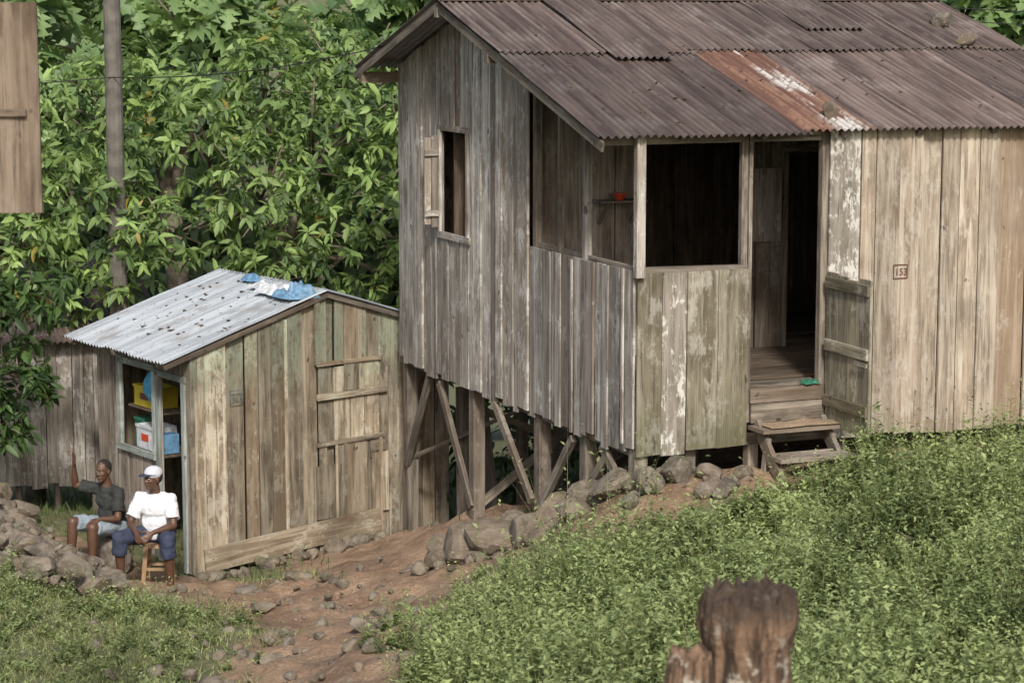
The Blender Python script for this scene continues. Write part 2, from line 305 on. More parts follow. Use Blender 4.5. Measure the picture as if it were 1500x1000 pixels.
for i in range(8): beam(H(-.4+i*.82,-.1,-1.25+.03),H(-.4+i*.82,3.75,-.1),.05,.06,ax)
for p,q,w in ((H(-.05,WB0-.05,WZ1+.02),H(-.05,WB1+.06,WZ1+.02),.06),(H(-.05,WB0-.06,WZ0-.03),H(-.05,WB1+.06,WZ0-.03),.07),(H(-.055,WB0,WZ0),H(-.055,WB0,WZ1),.05),(H(-.055,WB1,WZ0),H(-.055,WB1,WZ1),.05)):
    mb.bar(p,q,w,.03,ax,None,1)
for i in range(2): mb.box(H(-.08-.075*i,WB1+.01*i,WZ0+.05+.03*i),-ax*.07,bx*.02,UP*(.98-.05*i),None,1)
for z in (WZ0+.2,WZ1-.25): mb.bar(H(-.08,WB1-.02,z),H(-.235,WB1-.02,z),.06,.02,bx,None,1)
mb.box(H(1.16,-.03,FZ-.12),ax*.77,bx*.05,UP*.13); mb.box(H(1.16,-.05,FZ-.3),ax*.77,bx*.03,UP*.17); mb.box(H(1.16,.1,FZ-.0),ax*.77,bx*.12,UP*.04)
mb.bar(H(2.80,2.29,FZ),H(2.80,2.29,-1.5),.06,.05,bx); mb.bar(H(3.34,2.29,FZ),H(3.34,2.29,-1.5),.06,.05,bx); mb.bar(H(2.78,2.28,-1.52),H(3.36,2.28,-1.48),.07,.05,bx)
mb.box(H(2.33,2.26,-2.45),ax*.42,bx*.02,UP*.75,None,1)
mb.build('posts_and_trim',[M['beam'],M['left']],house)
mb=MB(); mb.box(H(.62,2.05,-1.98),ax*.5,bx*.26,UP*.02); mb.bar(H(.7,2.3,-2.2),H(.7,2.08,-1.99),.03,.02,ax); mb.bar(H(1.05,2.3,-2.2),H(1.05,2.08,-1.99),.03,.02,ax); mb.build('shelf',[M['beam']],house)
M['red']=simple('red_plastic',(.45,.05,.02),.4,8,.2,0); M['blueb']=simple('blue_cloth',(.10,.22,.36),.7,14,.35,.4); M['whitec']=simple('white_cloth',(.5,.52,.55),.8,12,.3,.4); M['yellow']=simple('yellow_plastic',(.45,.36,.03),.5,5,.2,.05); M['green']=simple('green_cloth',(.02,.12,.075),.7,15,.3,.3)
bowl=empty('red_bowl'); mb=MB(); mb.cyl(H(.86,2.15,-1.96),H(.86,2.15,-1.90),.04,.065,16); mb.cyl(H(.86,2.15,-1.90),H(.86,2.15,-1.89),.075,.075,16); mb.build('bowl_body',[M['red']],bowl)
mb=MB()
def stilt(a,b,w=.11,tp=BZ+.02):
    p=H(a,b,0); z0=gz(p.x,p.y)-.15; mb.bar(H(a,b,z0),H(a,b,tp),w,w,ax)
for b in (.08,1.15,2.24,3.98,6.0): stilt(.07,b,.13)
for a in (.6,1.25,2.2,3.4,4.9): stilt(a,.12,.1)
for a in (1.7,3.3,4.9):
    for b in (2.2,4.1,6.0): stilt(a,b,.12)
for b in (.1,1.15,2.2,4.0,6.0): mb.bar(H(.02,b,BZ+.04),H(5.05,b,BZ+.04),.1,.09,bx)
mb.bar(H(.08,.03,BZ+.0),H(.08,6.05,BZ+.0),.1,.09,ax)
def br(a0,b0,z0,a1,b1,z1): mb.bar(H(a0,b0,z0),H(a1,b1,z1),.085,.05,ax)
br(.0,5.95,-5.25,.0,5.2,-4.12); br(.0,3.95,-5.35,.0,4.9,-4.15); br(-.02,2.3,-4.95,-.02,3.25,-4.12); br(.0,2.15,-5.0,.0,1.35,-4.15); br(.0,.15,-4.5,.0,.7,-4.1); br(.0,1.2,-4.75,.0,.55,-4.15)
mb.bar(H(.05,6.0,-5.2),H(1.6,4.6,-4.2),.08,.05,UP); mb.bar(H(.1,2.3,-5.1),H(1.7,2.3,-4.2),.08,.05,bx); mb.bar(H(.1,4.0,-5.35),H(1.7,4.0,-4.2),.08,.05,bx); mb.bar(H(1.7,4.1,-5.0),H(.1,4.1,-4.3),.08,.05,bx)
mb.bar(H(.2,1.0,-5.0),H(1.8,2.9,-4.75),.09,.04,UP)
for i in range(9):
    a_=.5+i*.42+R(-.1,.1); p=H(a_,5.6,0); mb.bar(H(a_,5.6+R(-.1,.1),gz(p.x,p.y)-.05),H(a_+R(-.1,.1),5.75,-4.35+R(-.4,.2)),R(.12,.24),.02,bx)
mb.build('stilts',[M['beam']],house)
def corr(mb,org,A,B,N,w,l,r,m=0,sag=.006,vo=0,amp=.015):
    nu=int(round(w/PITCH*8))+1; nv=14; P=[]
    for j in range(nv):
        v=l*j/(nv-1)
        for i in range(nu):
            u=w*i/(nu-1); h=amp*math.sin(2*math.pi*u/PITCH)+sag*mnoise.noise(V((u*1.5+r*30,v*1.2,r*9)))*2
            if j==0: h+=.006*mnoise.noise(V((u*6,r*50,0)))
            P.append(org+A*u+B*(v+(.012*mnoise.noise(V((u*4,r*20,3))) if j==0 else 0))+N*h)
    mb.grid(P,nu,nv,lambda i,j:(w*i/(nu-1),l*j/(nv-1)+vo),r,m)
roof=MB(); sl=V((0,0,.30)); Bf=(bx+sl).normalized(); Nf=ax.cross(Bf).normalized(); 
Br=(bx-sl).normalized(); Nr=ax.cross(Br).normalized()
a=-.47; k=0; SW=PITCH*9
while a<5.35:
    r=random.random()
    w=min(PITCH*10,5.47-a)
    e=R(-.03,.03); org=H(a,-.2+e,rz(-.2+e)); lift=.006*(k%2)
    mm=1 if k==3 else 0
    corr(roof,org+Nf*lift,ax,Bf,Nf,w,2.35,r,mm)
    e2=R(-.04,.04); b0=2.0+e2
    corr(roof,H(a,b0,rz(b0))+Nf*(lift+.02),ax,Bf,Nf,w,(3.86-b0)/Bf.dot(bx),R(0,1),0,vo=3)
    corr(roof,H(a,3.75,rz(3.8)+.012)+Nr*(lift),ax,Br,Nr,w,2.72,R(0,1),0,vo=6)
    a+=SW; k+=1
o=H(.62,1.75,rz(1.75))+Nf*.05; B2=(Bf+Nf*.012).normalized(); corr(roof,o,ax,B2,Nf,.608,2.0,.77,0)
corr(roof,H(3.2,2.6,rz(2.6))+Nf*.05,ax,Bf,Nf,.684,1.1,.33,0)
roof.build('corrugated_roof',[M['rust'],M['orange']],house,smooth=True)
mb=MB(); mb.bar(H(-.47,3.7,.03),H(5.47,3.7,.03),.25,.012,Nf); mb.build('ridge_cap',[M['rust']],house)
mb=MB(); Gp=H(1.95,-.07,0); gd=V((.36,-.933,0)).normalized(); gn=V((gd.y,-gd.x,0))
s=0
for w in (.2,.19,.21,.2):
    mb.box(Gp+gd*(s+.003)+gn*(.004*(s>.3))+UP*(-3.9+R(-.015,.015)),gd*(w-.006),gn*.022,UP*(1.42+R(-.02,.02))); s+=w
for z in (-3.72,-3.2,-2.62): mb.box(Gp+gd*.01+gn*.028+UP*z,gd*.78,gn*.025,UP*.10)
mb.box(Gp+gd*.6+gn*.056+UP*(-3.26),gd*.22,gn*.015,UP*.035)
mb.build('gate',[M['panel']],house)
def plate(text,origin,A,N,size,parent,mat1):
    mb=MB(); w=size; h=size*.85
    for p,q in (((0,0),(w,0)),((0,h),(w,h)),((0,0),(0,h)),((w,0),(w,h))):
        mb.bar(origin+A*p[0]+UP*p[1],origin+A*q[0]+UP*q[1],.010,.006,N)
    mb.build('number_frame',[mat1],parent)
    cu=bpy.data.curves.new('num','FONT'); cu.body=text; cu.size=size*.62; cu.extrude=.002
    to=bpy.data.objects.new('tmp',cu); sc.collection.objects.link(to); dg=bpy.context.evaluated_depsgraph_get(); me=bpy.data.meshes.new_from_object(to.evaluated_get(dg)); bpy.data.objects.remove(to)
    me.materials.clear(); me.materials.append(mat1); ob=bpy.data.objects.new('number_text',me); sc.collection.objects.link(ob); ob.parent=parent
    mt=Matrix((A,UP,N)).transposed().to_4x4(); mt.translation=origin+A*size*.1+UP*size*.2; ob.matrix_world=mt
M['paint']=simple('maroon_paint',(.12,.05,.04),.7,20,.2,0)
plate('153',H(2.64,-.065,-2.58),ax,-bx,.15,house,M['paint'])
st=empty('wooden_steps'); mb=MB()
for a in (1.2,1.88):
    mb.bar(H(a,-.08,-3.85),H(a,-.62,-4.36),.12,.045,ax)
    mb.bar(H(a,-.30,-3.95),H(a,-.22,-4.36),.06,.04,ax)
mb.box(H(1.12,-.36,-3.9),ax*.86,bx*.30,UP*.035); mb.box(H(1.17,-.60,-4.13),ax*.78,bx*.2,UP*.035); mb.box(H(1.2,-.30,-4.2),ax*.7,bx*.03,UP*.1)
mb.build('treads_and_stringers',[M['inner']],st)
def crumple(mb,org,A,B,N,w,l,n_,h,seed,edge=.12,m=0):
    P=[]
    for j in range(n_):
        for i in range(n_):
            u,v=i/(n_-1)-.5,j/(n_-1)-.5; q=.7*mnoise.noise(V((u*3.5,v*3.5,seed)))+.35*abs(mnoise.noise(V((u*8,v*8,seed+5))))
            ex=1+edge*2*mnoise.noise(V((math.cos(math.atan2(v,u))*1.5,math.sin(math.atan2(v,u))*1.5,seed)))
            P.append(org+A*u*w*ex+B*v*l*ex+N*max(.006,(h*(.5+q)*(1-(2*max(abs(u),abs(v)))**3)+.01)))
    mb.grid(P,n_,n_,lambda i,j:(i/n_,j/n_),R(0,1),m)
mt=empty('doormat'); mb=MB(); crumple(mb,H(1.55,-.22,-3.86),ax,bx,UP,.72,.3,22,.03,4); mb.build('mat_cloth',[simple('burlap',(.27,.2,.13),.95,60,.4,.5)],mt,True)
mt=empty('green_cloth'); mb=MB(); crumple(mb,H(1.80,-.0,FZ+.015),ax,bx,UP,.16,.12,18,.06,9); mb.build('cloth',[M['green']],mt,True)
# ------------------------------------------------------------------ shed
S=V((-3.535,25.2,0)); sx=V((.81,.586,0)).normalized(); sy=V((-sx.y,sx.x,0))
def Q(a,b,z): return S+sx*a+sy*b+UP*z
SB=-6.32; SD=2.25; SWD=3.4
def sr(a): return -3.80+.31*a if a<1.7 else -3.80+.31*(3.4-a)
shed=empty('wooden_shed'); mb=MB()
def fs(mid,s):
    zt=sr(s)-.03
    if 1.6<mid<2.42: return [(SB+.09*s*.3,-5.0),(-4.12,zt)]
    return [(SB+.03*s,zt)]
wall(mb,S.copy(),sx,-sy,0,SWD,fs,.12,.32,(1.6,1.7,2.42),batten=.12,lap=.045,base=None)
s=1.6
for w in (.2,.22,.19,.21):
    mb.box(Q(s+.006,-.03,-5.02+R(-.03,.03)),sx*(w-.014),-sy*(.02+R(0,.02)),UP*(.93+R(-.05,.03))); s+=w
mb.bar(Q(1.56,-.09,-4.48),Q(2.5,-.09,-4.46),.07,.03,sy); mb.bar(Q(1.56,-.08,-4.1),Q(2.42,-.08,-4.09),.045,.03,sy); mb.bar(Q(1.56,-.08,-5.03),Q(2.46,-.08,-5.0),.05,.03,sy)
mb.box(Q(1.55,-.07,-5.9),sx*.33,-sy*.02,UP*.62); mb.box(Q(2.3,-.07,-5.9),sx*.22,-sy*.02,UP*.7); mb.box(Q(1.93,-.07,-4.43),sx*.2,-sy*.02,UP*.30); mb.box(Q(2.28,-.07,-5.25),sx*.2,-sy*.018,UP*.2)
mb.bar(Q(.08,-.10,SB+.15),Q(2.4,-.10,SB+.33),.27,.03,sy)
mb.bar(Q(.0,-.04,SB),Q(.0,-.04,-3.84),.09,.06,sy); mb.bar(Q(1.57,-.085,-4.1),Q(1.57,-.085,-3.3),.06,.03,sy)
mb.build('front_wall',[M['shed']],shed)
mb=MB()
def fd(mid,s):
    if .08<mid<.68: return [(-4.17,-3.83)]
    if .76<mid<1.62: return [(SB,-5.1),(-4.14,-3.83)]
    return [(SB,-3.83)]
wall(mb,S.copy(),sy,-sx,0.0,SD,fd,.14,.22,(.08,.68,.76,1.62))
mb.build('side_wall',[M['inner']],shed)
mb=MB(); wall(mb,Q(0,SD,0),sx,sy,0,SWD,lambda m_,s:[(SB,sr(s)-.04)],.2,.3,(1.7,)); wall(mb,Q(SWD,0,0),sy,sx,0,SD,lambda m_,s:[(SB,-3.85)],.2,.3); mb.build('rear_walls',[M['shed']],shed)
mb=MB()
for p,q in ((Q(-.05,.08,SB),Q(-.05,.08,-4.15)),(Q(-.05,.70,SB),Q(-.05,.70,-4.12)),(Q(-.05,.03,-4.14),Q(-.05,.75,-4.14)),(Q(-.05,1.64,-5.15),Q(-.05,1.64,-4.05)),(Q(-.05,.76,-4.1),Q(-.05,1.66,-4.1)),(Q(-.07,.74,-5.11),Q(-.07,1.68,-5.11)),(Q(-.05,.78,-5.1),Q(-.05,.78,-4.1))):
    mb.bar(p,q,.07,.04,sx)
mb.build('door_and_window_frames',[M['trim']],shed)
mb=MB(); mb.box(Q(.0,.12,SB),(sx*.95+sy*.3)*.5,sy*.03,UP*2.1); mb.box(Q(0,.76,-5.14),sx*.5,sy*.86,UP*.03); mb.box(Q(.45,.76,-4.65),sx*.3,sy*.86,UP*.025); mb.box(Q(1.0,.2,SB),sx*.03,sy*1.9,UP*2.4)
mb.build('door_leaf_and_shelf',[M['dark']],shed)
def crate(name,a,b,z,w,d,h,mat,lidmat=None):
    e=empty(name); mb=MB(); t=.012
    mb.box(Q(a,b,z),sx*d,sy*w,UP*t,.3); mb.box(Q(a,b,z+t),sx*t,sy*w,UP*(h-t),.3); mb.box(Q(a+d-t,b,z+t),sx*t,sy*w,UP*(h-t),.3); mb.box(Q(a+t,b,z+t),sx*(d-2*t),sy*t,UP*(h-t),.3); mb.box(Q(a+t,b+w-t,z+t),sx*(d-2*t),sy*t,UP*(h-t),.3)
    mb.box(Q(a-.012,b-.012,z+h-.03),sx*.012,sy*(w+.024),UP*.03,.3); mb.box(Q(a-.006,b+w*.3,z+h*.35),sx*.006,sy*w*.4,UP*h*.3,.3,1)
    mb.build('crate_body',[mat,lidmat or mat],e)
crate('yellow_crate',.06,1.0,-4.62,.5,.3,.24,M['yellow'],M['paint']); crate('white_carton',.03,.98,-5.10,.42,.3,.27,M['whitec'],M['red']); crate('blue_carton',.05,.78,-5.10,.16,.2,.22,M['blueb'],M['whitec']); crate('green_carton',.1,1.42,-5.10,.16,.2,.32,M['green'],M['yellow'])
mb=MB(); mb.box(Q(.04,.78,-4.65),sx*.32,sy*.84,UP*.02); mb.build('upper_shelf',[M['beam']],shed)
bag=empty('blue_plastic_bag'); mb=MB(); P=[]
for j in range(12):
    for i in range(17):
        t=j/11; an=2*math.pi*i/16; rr=.13*math.sin(math.pi*min(1,t*.85+.08))**.7*(1+.25*mnoise.noise(V((math.cos(an)*2,math.sin(an)*2,t*4)))); P.append(Q(.04,.98,-4.52+.36*t)+sx*math.cos(an)*rr*.8+sy*math.sin(an)*rr)
mb.grid(P,17,12,lambda i,j:(i,j)); mb.cyl(Q(.04,.98,-4.18),Q(.02,.98,-4.12),.02,.01,8); mb.build('bag',[simple('blue_film',(.06,.28,.45),.35,20,.3,.3)],bag,True)
mb=MB(); BL=(sx+UP*.31).normalized(); NL=-(sy.cross(BL)).normalized(); BRr=(sx-UP*.31).normalized(); NR=-(sy.cross(BRr)).normalized()
y=-.12; k=0
while y<SD+.1:
    w=min(PITCH*11,SD+.2-y)
    corr(mb,Q(-.38+R(-.02,.02),y,sr(0)-.31*.38+.01)+NL*.006*(k%2),sy,BL,NL,w,2.2,R(0,1),0,amp=.018)
    corr(mb,Q(1.68,y,sr(1.7)+.015)+NR*.006*(k%2),sy,BRr,NR,w,2.12,R(0,1),0,amp=.018); y+=PITCH*10; k+=1
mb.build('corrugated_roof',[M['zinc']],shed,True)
mb=MB(); mb.bar(Q(-.38,-.1,sr(0)-.31*.38-.04),Q(1.7,-.1,sr(1.7)-.04),.05,.03,sy); mb.bar(Q(1.7,-.1,sr(1.7)-.04),Q(3.7,-.1,sr(3.4)-.31*.3-.04),.05,.03,sy)
for b in (.1,1.2,2.2): mb.bar(Q(-.36,b,sr(0)-.31*.36-.04),Q(1.7,b,sr(1.7)-.04),.05,.06,sy)
mb.build('rafters',[M['beam']],shed)
plate('361',Q(.44,-.09,-4.42),sx,-sy,.15,shed,simple('faded_blue_paint',(.1,.12,.12),.8))
e=empty('blue_tarp'); mb=MB(); crumple(mb,Q(1.40,.12,sr(1.40)+.02),sx,sy,UP,.38,.42,34,.20,1.5); mb.build('tarp',[simple('blue_tarp_film',(.13,.25,.38),.6,14,.4,.4)],e,True)
e=empty('white_rag'); mb=MB(); crumple(mb,Q(1.45,.58,sr(1.45)+.01),sx,sy,UP,.4,.4,30,.12,7.5); crumple(mb,Q(1.5,1.0,sr(1.5)+.01),sx,sy,UP,.3,.3,24,.1,3.5);mb.build('rag',[M['whitec']],e,True)
e=empty('blue_rag'); mb=MB(); crumple(mb,Q(1.6,1.4,sr(1.6)+.01),sx,sy,UP,.2,.25,24,.09,12.5); mb.build('rag',[M['blueb']],e,True)
# ------------------------------------------------------------------ rocks
import bmesh
def ico(n):
    b_=bmesh.new(); bmesh.ops.create_icosphere(b_,subdivisions=n,radius=1); r_=([v.co.copy() for v in b_.verts],[[v.index for v in f.verts] for f in b_.faces]); b_.free(); return r_
ICO3=ico(3); ICO2=ico(2)
def rock(mb,c,r,sq=(1,1,.75),hi=True):
    iv,iff=ICO3 if hi else ICO2; o=len(mb.v); sd=V((R(0,99),R(0,99),R(0,99))); rot=Matrix.Rotation(R(0,6.28),3,'Z')@Matrix.Rotation(R(-.4,.4),3,'X'); sc_=V((R(.8,1.25)*sq[0],R(.75,1.1)*sq[1],R(.8,1.1)*sq[2])); rr=random.random()
    cuts=[(V((R(-1,1),R(-1,1),R(-.6,1))).normalized(),R(.5,.82)) for _ in range(8)]
    for p in iv:
        q=p*(1+.22*mnoise.noise(p*1.3+sd)+.08*mnoise.noise(p*3.5+sd))
        for nn,dd_ in cuts:
            t=q.dot(nn)-dd_
            if t>0: q=q-nn*t*.88
        q=rot@V((q.x*sc_.x,q.y*sc_.y,q.z*sc_.z)); mb.v.append(tuple(V(c)+q*r))
    for f in iff: mb.f.append([o+i for i in f]); mb.uv+=[(0,0)]*3; mb.r.append(rr); mb.m.append(0)
def rg(mb,x,y,r,sink=.35,**k): rock(mb,(x,y,gz(x,y)+r*(.75-sink)),r,**k)
mb=MB()
for x,y,r in ((.42,21.6,.36),(.15,21.9,.29),(-.12,22.2,.34),(-.45,22.4,.35),(-.25,22.8,.25),(.75,21.2,.30),(.95,20.85,.24),(1.22,20.4,.17),(1.48,20.42,.20),(1.05,20.2,.13),(1.8,20.5,.13),(.05,22.6,.24),(-.68,22.9,.22),(.62,21.9,.27),(1.0,21.5,.24),(.3,21.3,.17),(-.75,22.5,.16),(2.1,20.55,.12),(.6,20.9,.2)): rg(mb,x,y,r,sink=.3)
for i in range(130):
    t=random.random(); x=2.0-3.0*t+R(-.2,.2); y=20.3+2.7*t+R(-.45,.25); rg(mb,x,y,R(.03,.12),hi=False)
mb.build('foundation_stones',[M['stone']])
mb=MB()
for i in range(44):
    a_=R(-.05,3.0); p=Q(a_,-.2-R(0,.25),0); rg(mb,p.x,p.y,R(.04,.12),hi=False)
for a_,r in ((1.6,.15),(1.9,.11),(1.2,.11),(2.2,.12),(.8,.1)): p=Q(a_,-.4,0); rg(mb,p.x,p.y,r)
mb.build('shed_footing_stones',[M['stone']])
mb=MB()
for i in range(330):
    t=random.random(); s_=random.gauss(0,.3); x=-4.25-1.9*t+s_; y=22.3+3.6*t+random.gauss(0,.4)
    if x>-4.0 and y>23.4: continue
    r=R(.04,.10) if random.random()<.65 else R(.1,.22); rock(mb,(x,y,gz(x,y)+R(.0,.32)*math.exp(-(s_/.35)**2)+.02),r,hi=r>.1)
mb.build('rock_pile',[M['stone']])
mb=MB()
for i in range(230):
    x=random.gauss(-1.7,1.0); y=R(16,24); 
    if x<-4 or x>.3: continue
    rg(mb,x,y,abs(random.gauss(0,.038))+.015,hi=False)
for x,y,r in ((-2.35,17.7,.13),(-1.25,19.3,.13),(-2.0,18.6,.1),(-2.9,18.2,.09),(-1.2,20.4,.08),(-1.0,21.3,.1),(-3.2,17.9,.08),(-2.4,21.7,.12),(-2.7,23.2,.16),(-2.2,23.4,.15),(-1.1,17.9,.1),(-1.3,18.3,.12)): rg(mb,x,y,r,sq=(1.2,1,.6))
mb.build('path_stones',[M['stone']])
mb=MB(); rock(mb,H(2.05,.15,rz(.15)+.07),.11); mb.build('roof_stone',[M['stone']])
mb=MB(); rock(mb,H(4.95,2.75,rz(2.75)+.1),.15); mb.build('roof_stone.001',[M['stone']])
mb=MB(); rock(mb,H(4.85,2.15,rz(2.15)+.07),.14,sq=(1.2,1,.5)); mb.build('roof_stone.002',[M['stone']])
mb=MB()
for i in range(60): 
    a_,b_=R(.0,1.6),R(0,SD); rock(mb,Q(a_,b_,sr(a_)+.025),R(.012,.03),sq=(1.6,1,.5),hi=False)
for i in range(90):
    a_,b_=R(-.3,5.3),R(0,3.6); rock(mb,H(a_,b_,rz(b_)+.02),R(.008,.02),sq=(1.6,1,.5),hi=False)
mb.build('roof_leaf_litter',[simple('dead_leaf',(.09,.06,.04),.9)])
# ------------------------------------------------------------------ neighbour hut
hut=empty('wooden_hut'); mb=MB(); nx_=V((.93,.37,0)).normalized(); ny_=V((-nx_.y,nx_.x,0)); NO=V((-8.2,27.9,0))
wall(mb,NO,nx_,-ny_,0,4.2,lambda m_,s:[(-6.1,-4.15)],.12,.24,base=-6.1,jag=.06,batten=.1); wall(mb,NO+nx_*4.2,ny_,nx_,0,2.5,lambda m_,s:[(-6.1,-4.15)],.15,.25)
mb.build('walls',[M['left']],hut); mb=MB()
for s_ in np.linspace(.2,4.1,9): mb.cyl(NO+nx_*float(s_)+ny_*.1+UP*-6.9,NO+nx_*float(s_)+ny_*.1+UP*-6.05,.05,.045,8)
mb.build('stilts',[M['beam']],hut); mb=MB(); B_=(ny_+UP*.3).normalized(); 
for k in range(6): corr(mb,NO+nx_*(-.1+k*.684)-ny_*.3+UP*(-4.22),nx_,B_,nx_.cross(B_).normalized(),.76,2.6,R(0,1))
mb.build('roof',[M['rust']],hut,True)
nh=empty('wooden_hut.001'); mb=MB(); 
for x0,w in ((-2.86,.20),(-2.66,.225)): mb.box((x0,12.0,-1.09+R(-.006,.006)),(w-.004,.02,0),(-.001,.028,0),(0,0,1.08))
mb.bar((-2.9,11.985,-.58),(-2.50,11.992,-.575),.035,.02,(0,1,0))
for k in range(4): mb.box((-5.2+k*.22,12.1,-4.7),(.21,0,0),(0,.03,0),(0,0,5.3))
mb.bar((-2.93,12.08,-4.7),(-2.93,12.08,.6),.07,.07,(0,1,0)); mb.bar((-2.93,12.05,-.57),(-2.8,12.03,-.57),.04,.03,(0,1,0)); mb.bar((-5.2,12.1,.55),(-2.9,12.1,.55),.07,.06,(0,1,0)); mb.bar((-4.4,12.1,-2.2),(-2.9,12.1,-2.2),.05,.05,(0,1,0))
mb.build('shutter_and_wall',[M['shut']],nh)
up=empty('utility_pole'); mb=MB(); mb.cyl((-4.95,29.0,-6.8),(-4.95,29.0,3.4),.12,.10,14,m=0); mb.build('pole',[M['pole']],up)
mb=MB(); mb.box((-5.6,28.95,2.9),(1.3,0,0),(0,.1,0),(0,0,.1)); mb.build('crossarm',[M['beam']],up)
def wire(mb,p,q,sag,r=.006):
    p,q=V(p),V(q); pts=[p.lerp(q,i/14)-UP*sag*4*(i/14)*(1-i/14) for i in range(15)]
    for a_,b_ in zip(pts[:-1],pts[1:]): mb.cyl(a_,b_,r,r,5)
wr=empty('power_line'); mb=MB(); wire(mb,(-4.95,28.9,-.95),H(-.3,5.2,-.45),.12,.007); wire(mb,(-4.95,28.9,-.95),(-9,26,-.9),.1,.007); wire(mb,H(5.2,5,.0),(14,34,.3),.3); wire(mb,H(5.2,4.8,-.15),(14,34,.1),.3); mb.build('wires',[M['black']],wr)
# ------------------------------------------------------------------ foliage
T_SIMPLE=(np.array([(0,0,0),(.32,.5,.05),(.32,0,0),(.32,-.5,.05),(.72,.36,-.03),(.72,0,-.07),(.72,-.36,-.03),(1,0,-.2)]),np.array([(0,2,1),(0,3,2),(1,2,5),(1,5,4),(2,3,6),(2,6,5),(4,5,7),(5,6,7)]))
T_SMALL=(np.array([(0,0,0),(.45,.5,.06),(1,0,-.08),(.45,-.5,.06)]),np.array([(0,2,1),(0,3,2)]))
T_BLADE=(np.array([(0,-.5,0),(0,.5,0),(.5,-.35,.0),(.5,.35,.0),(1,0,-.12)]),np.array([(0,1,3),(0,3,2),(2,3,4)]))
ts=[0,.1,.2,.27,.4,.47,.6,.67,.8,.86,1.]; wd=[0,.12,.45,.13,.56,.15,.5,.14,.3,.08,0]; pv=[];pf=[]
for i,(t,w) in enumerate(zip(ts,wd)):
    tt=t+(.07 if w>.2 else 0); pv+=[(tt,w,w*.18-.25*t*t),(t,0,-.25*t*t),(tt,-w,w*.18-.25*t*t)]
    if i: o=3*(i-1); pf+=[(o,o+1,o+4),(o,o+4,o+3),(o+1,o+2,o+5),(o+1,o+5,o+4)]
T_LOBED=(np.array(pv),np.array(pf))
def nrm_(a): return a/np.maximum(np.linalg.norm(a,axis=1,keepdims=True),1e-9)
def leaves(name,P,D,Ln,Wd,col,tmpl,mat,parent=None,upr=.6):
    tv,tf=tmpl; n=len(P); D=nrm_(D); ref=np.tile([0,0,1.],(n,1))+rng.normal(0,upr,(n,3)); sd=nrm_(np.cross(D,ref)); nn=np.cross(sd,D)
    nn*=np.sign(nn[:,2:3]+1e-6)
    v=P[:,None]+tv[None,:,0,None]*(Ln[:,None,None]*D[:,None])+tv[None,:,1,None]*(Wd[:,None,None]*sd[:,None])+tv[None,:,2,None]*(Ln[:,None,None]*nn[:,None])
    f=(tf[None]+(np.arange(n)*len(tv))[:,None,None]).reshape(-1,3); c=np.repeat(col,len(tv),axis=0)
    return npmesh(name,v.reshape(-1,3),f,mat,c,parent)
def canopy(name,lobes,dens,per,Lr,wr_,cd,cl,tmpl,parent,droop=.45,thick=.45,bright=.35,spread=(50,105)):
    Ps=[];Ax=[]
    for (x,y,z,r) in lobes:
        nn=int(dens*r*r*12); d=nrm_(rng.normal(size=(nn,3))); d[:,2]=np.where((d[:,2]<-.35)&(rng.random(nn)<.6),-d[:,2],d[:,2]); d[:,1]=np.where((d[:,1]>.45)&(rng.random(nn)<.6),-d[:,1],d[:,1])
        lump=1+.30*np.sin(d[:,0]*5+x*3)*np.sin(d[:,2]*6+y)+.18*np.sin(d[:,1]*9+z*5)*np.sin(d[:,0]*8+z*3)
        rr=(1-thick*rng.random(nn)**1.6)*lump*r; Ps.append(np.array([x,y,z])+d*rr[:,None]*np.array([1,1,.85])); Ax.append(nrm_(d+np.array([0,0,.6])+rng.normal(0,.35,(nn,3))))
    P=np.concatenate(Ps);Ax=np.concatenate(Ax);N=len(P)
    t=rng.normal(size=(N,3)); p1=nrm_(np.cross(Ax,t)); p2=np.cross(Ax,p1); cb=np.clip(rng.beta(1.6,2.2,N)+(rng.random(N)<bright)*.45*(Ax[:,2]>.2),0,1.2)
    PP=np.repeat(P,per,0); A2=np.repeat(Ax,per,0); q1=np.repeat(p1,per,0); q2=np.repeat(p2,per,0); cc=np.repeat(cb,per); n=len(PP)
    ph=np.tile(np.arange(per)*2.4,N)+rng.random(n)*.6; th=np.radians(rng.uniform(spread[0],spread[1],n))
    D=A2*np.cos(th)[:,None]+(q1*np.cos(ph)[:,None]+q2*np.sin(ph)[:,None])*np.sin(th)[:,None]; D[:,2]-=droop
    PP=PP+A2*rng.uniform(-.10,.06,n)[:,None]
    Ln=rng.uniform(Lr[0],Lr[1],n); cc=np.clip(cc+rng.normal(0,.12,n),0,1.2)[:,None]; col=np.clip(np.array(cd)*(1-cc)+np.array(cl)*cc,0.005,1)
    ye=rng.random(n)<.006; col[ye]=(.28,.22,.05)
    return leaves(name,PP,D,Ln,Ln*wr_,col,tmpl,M['leaf'],parent)
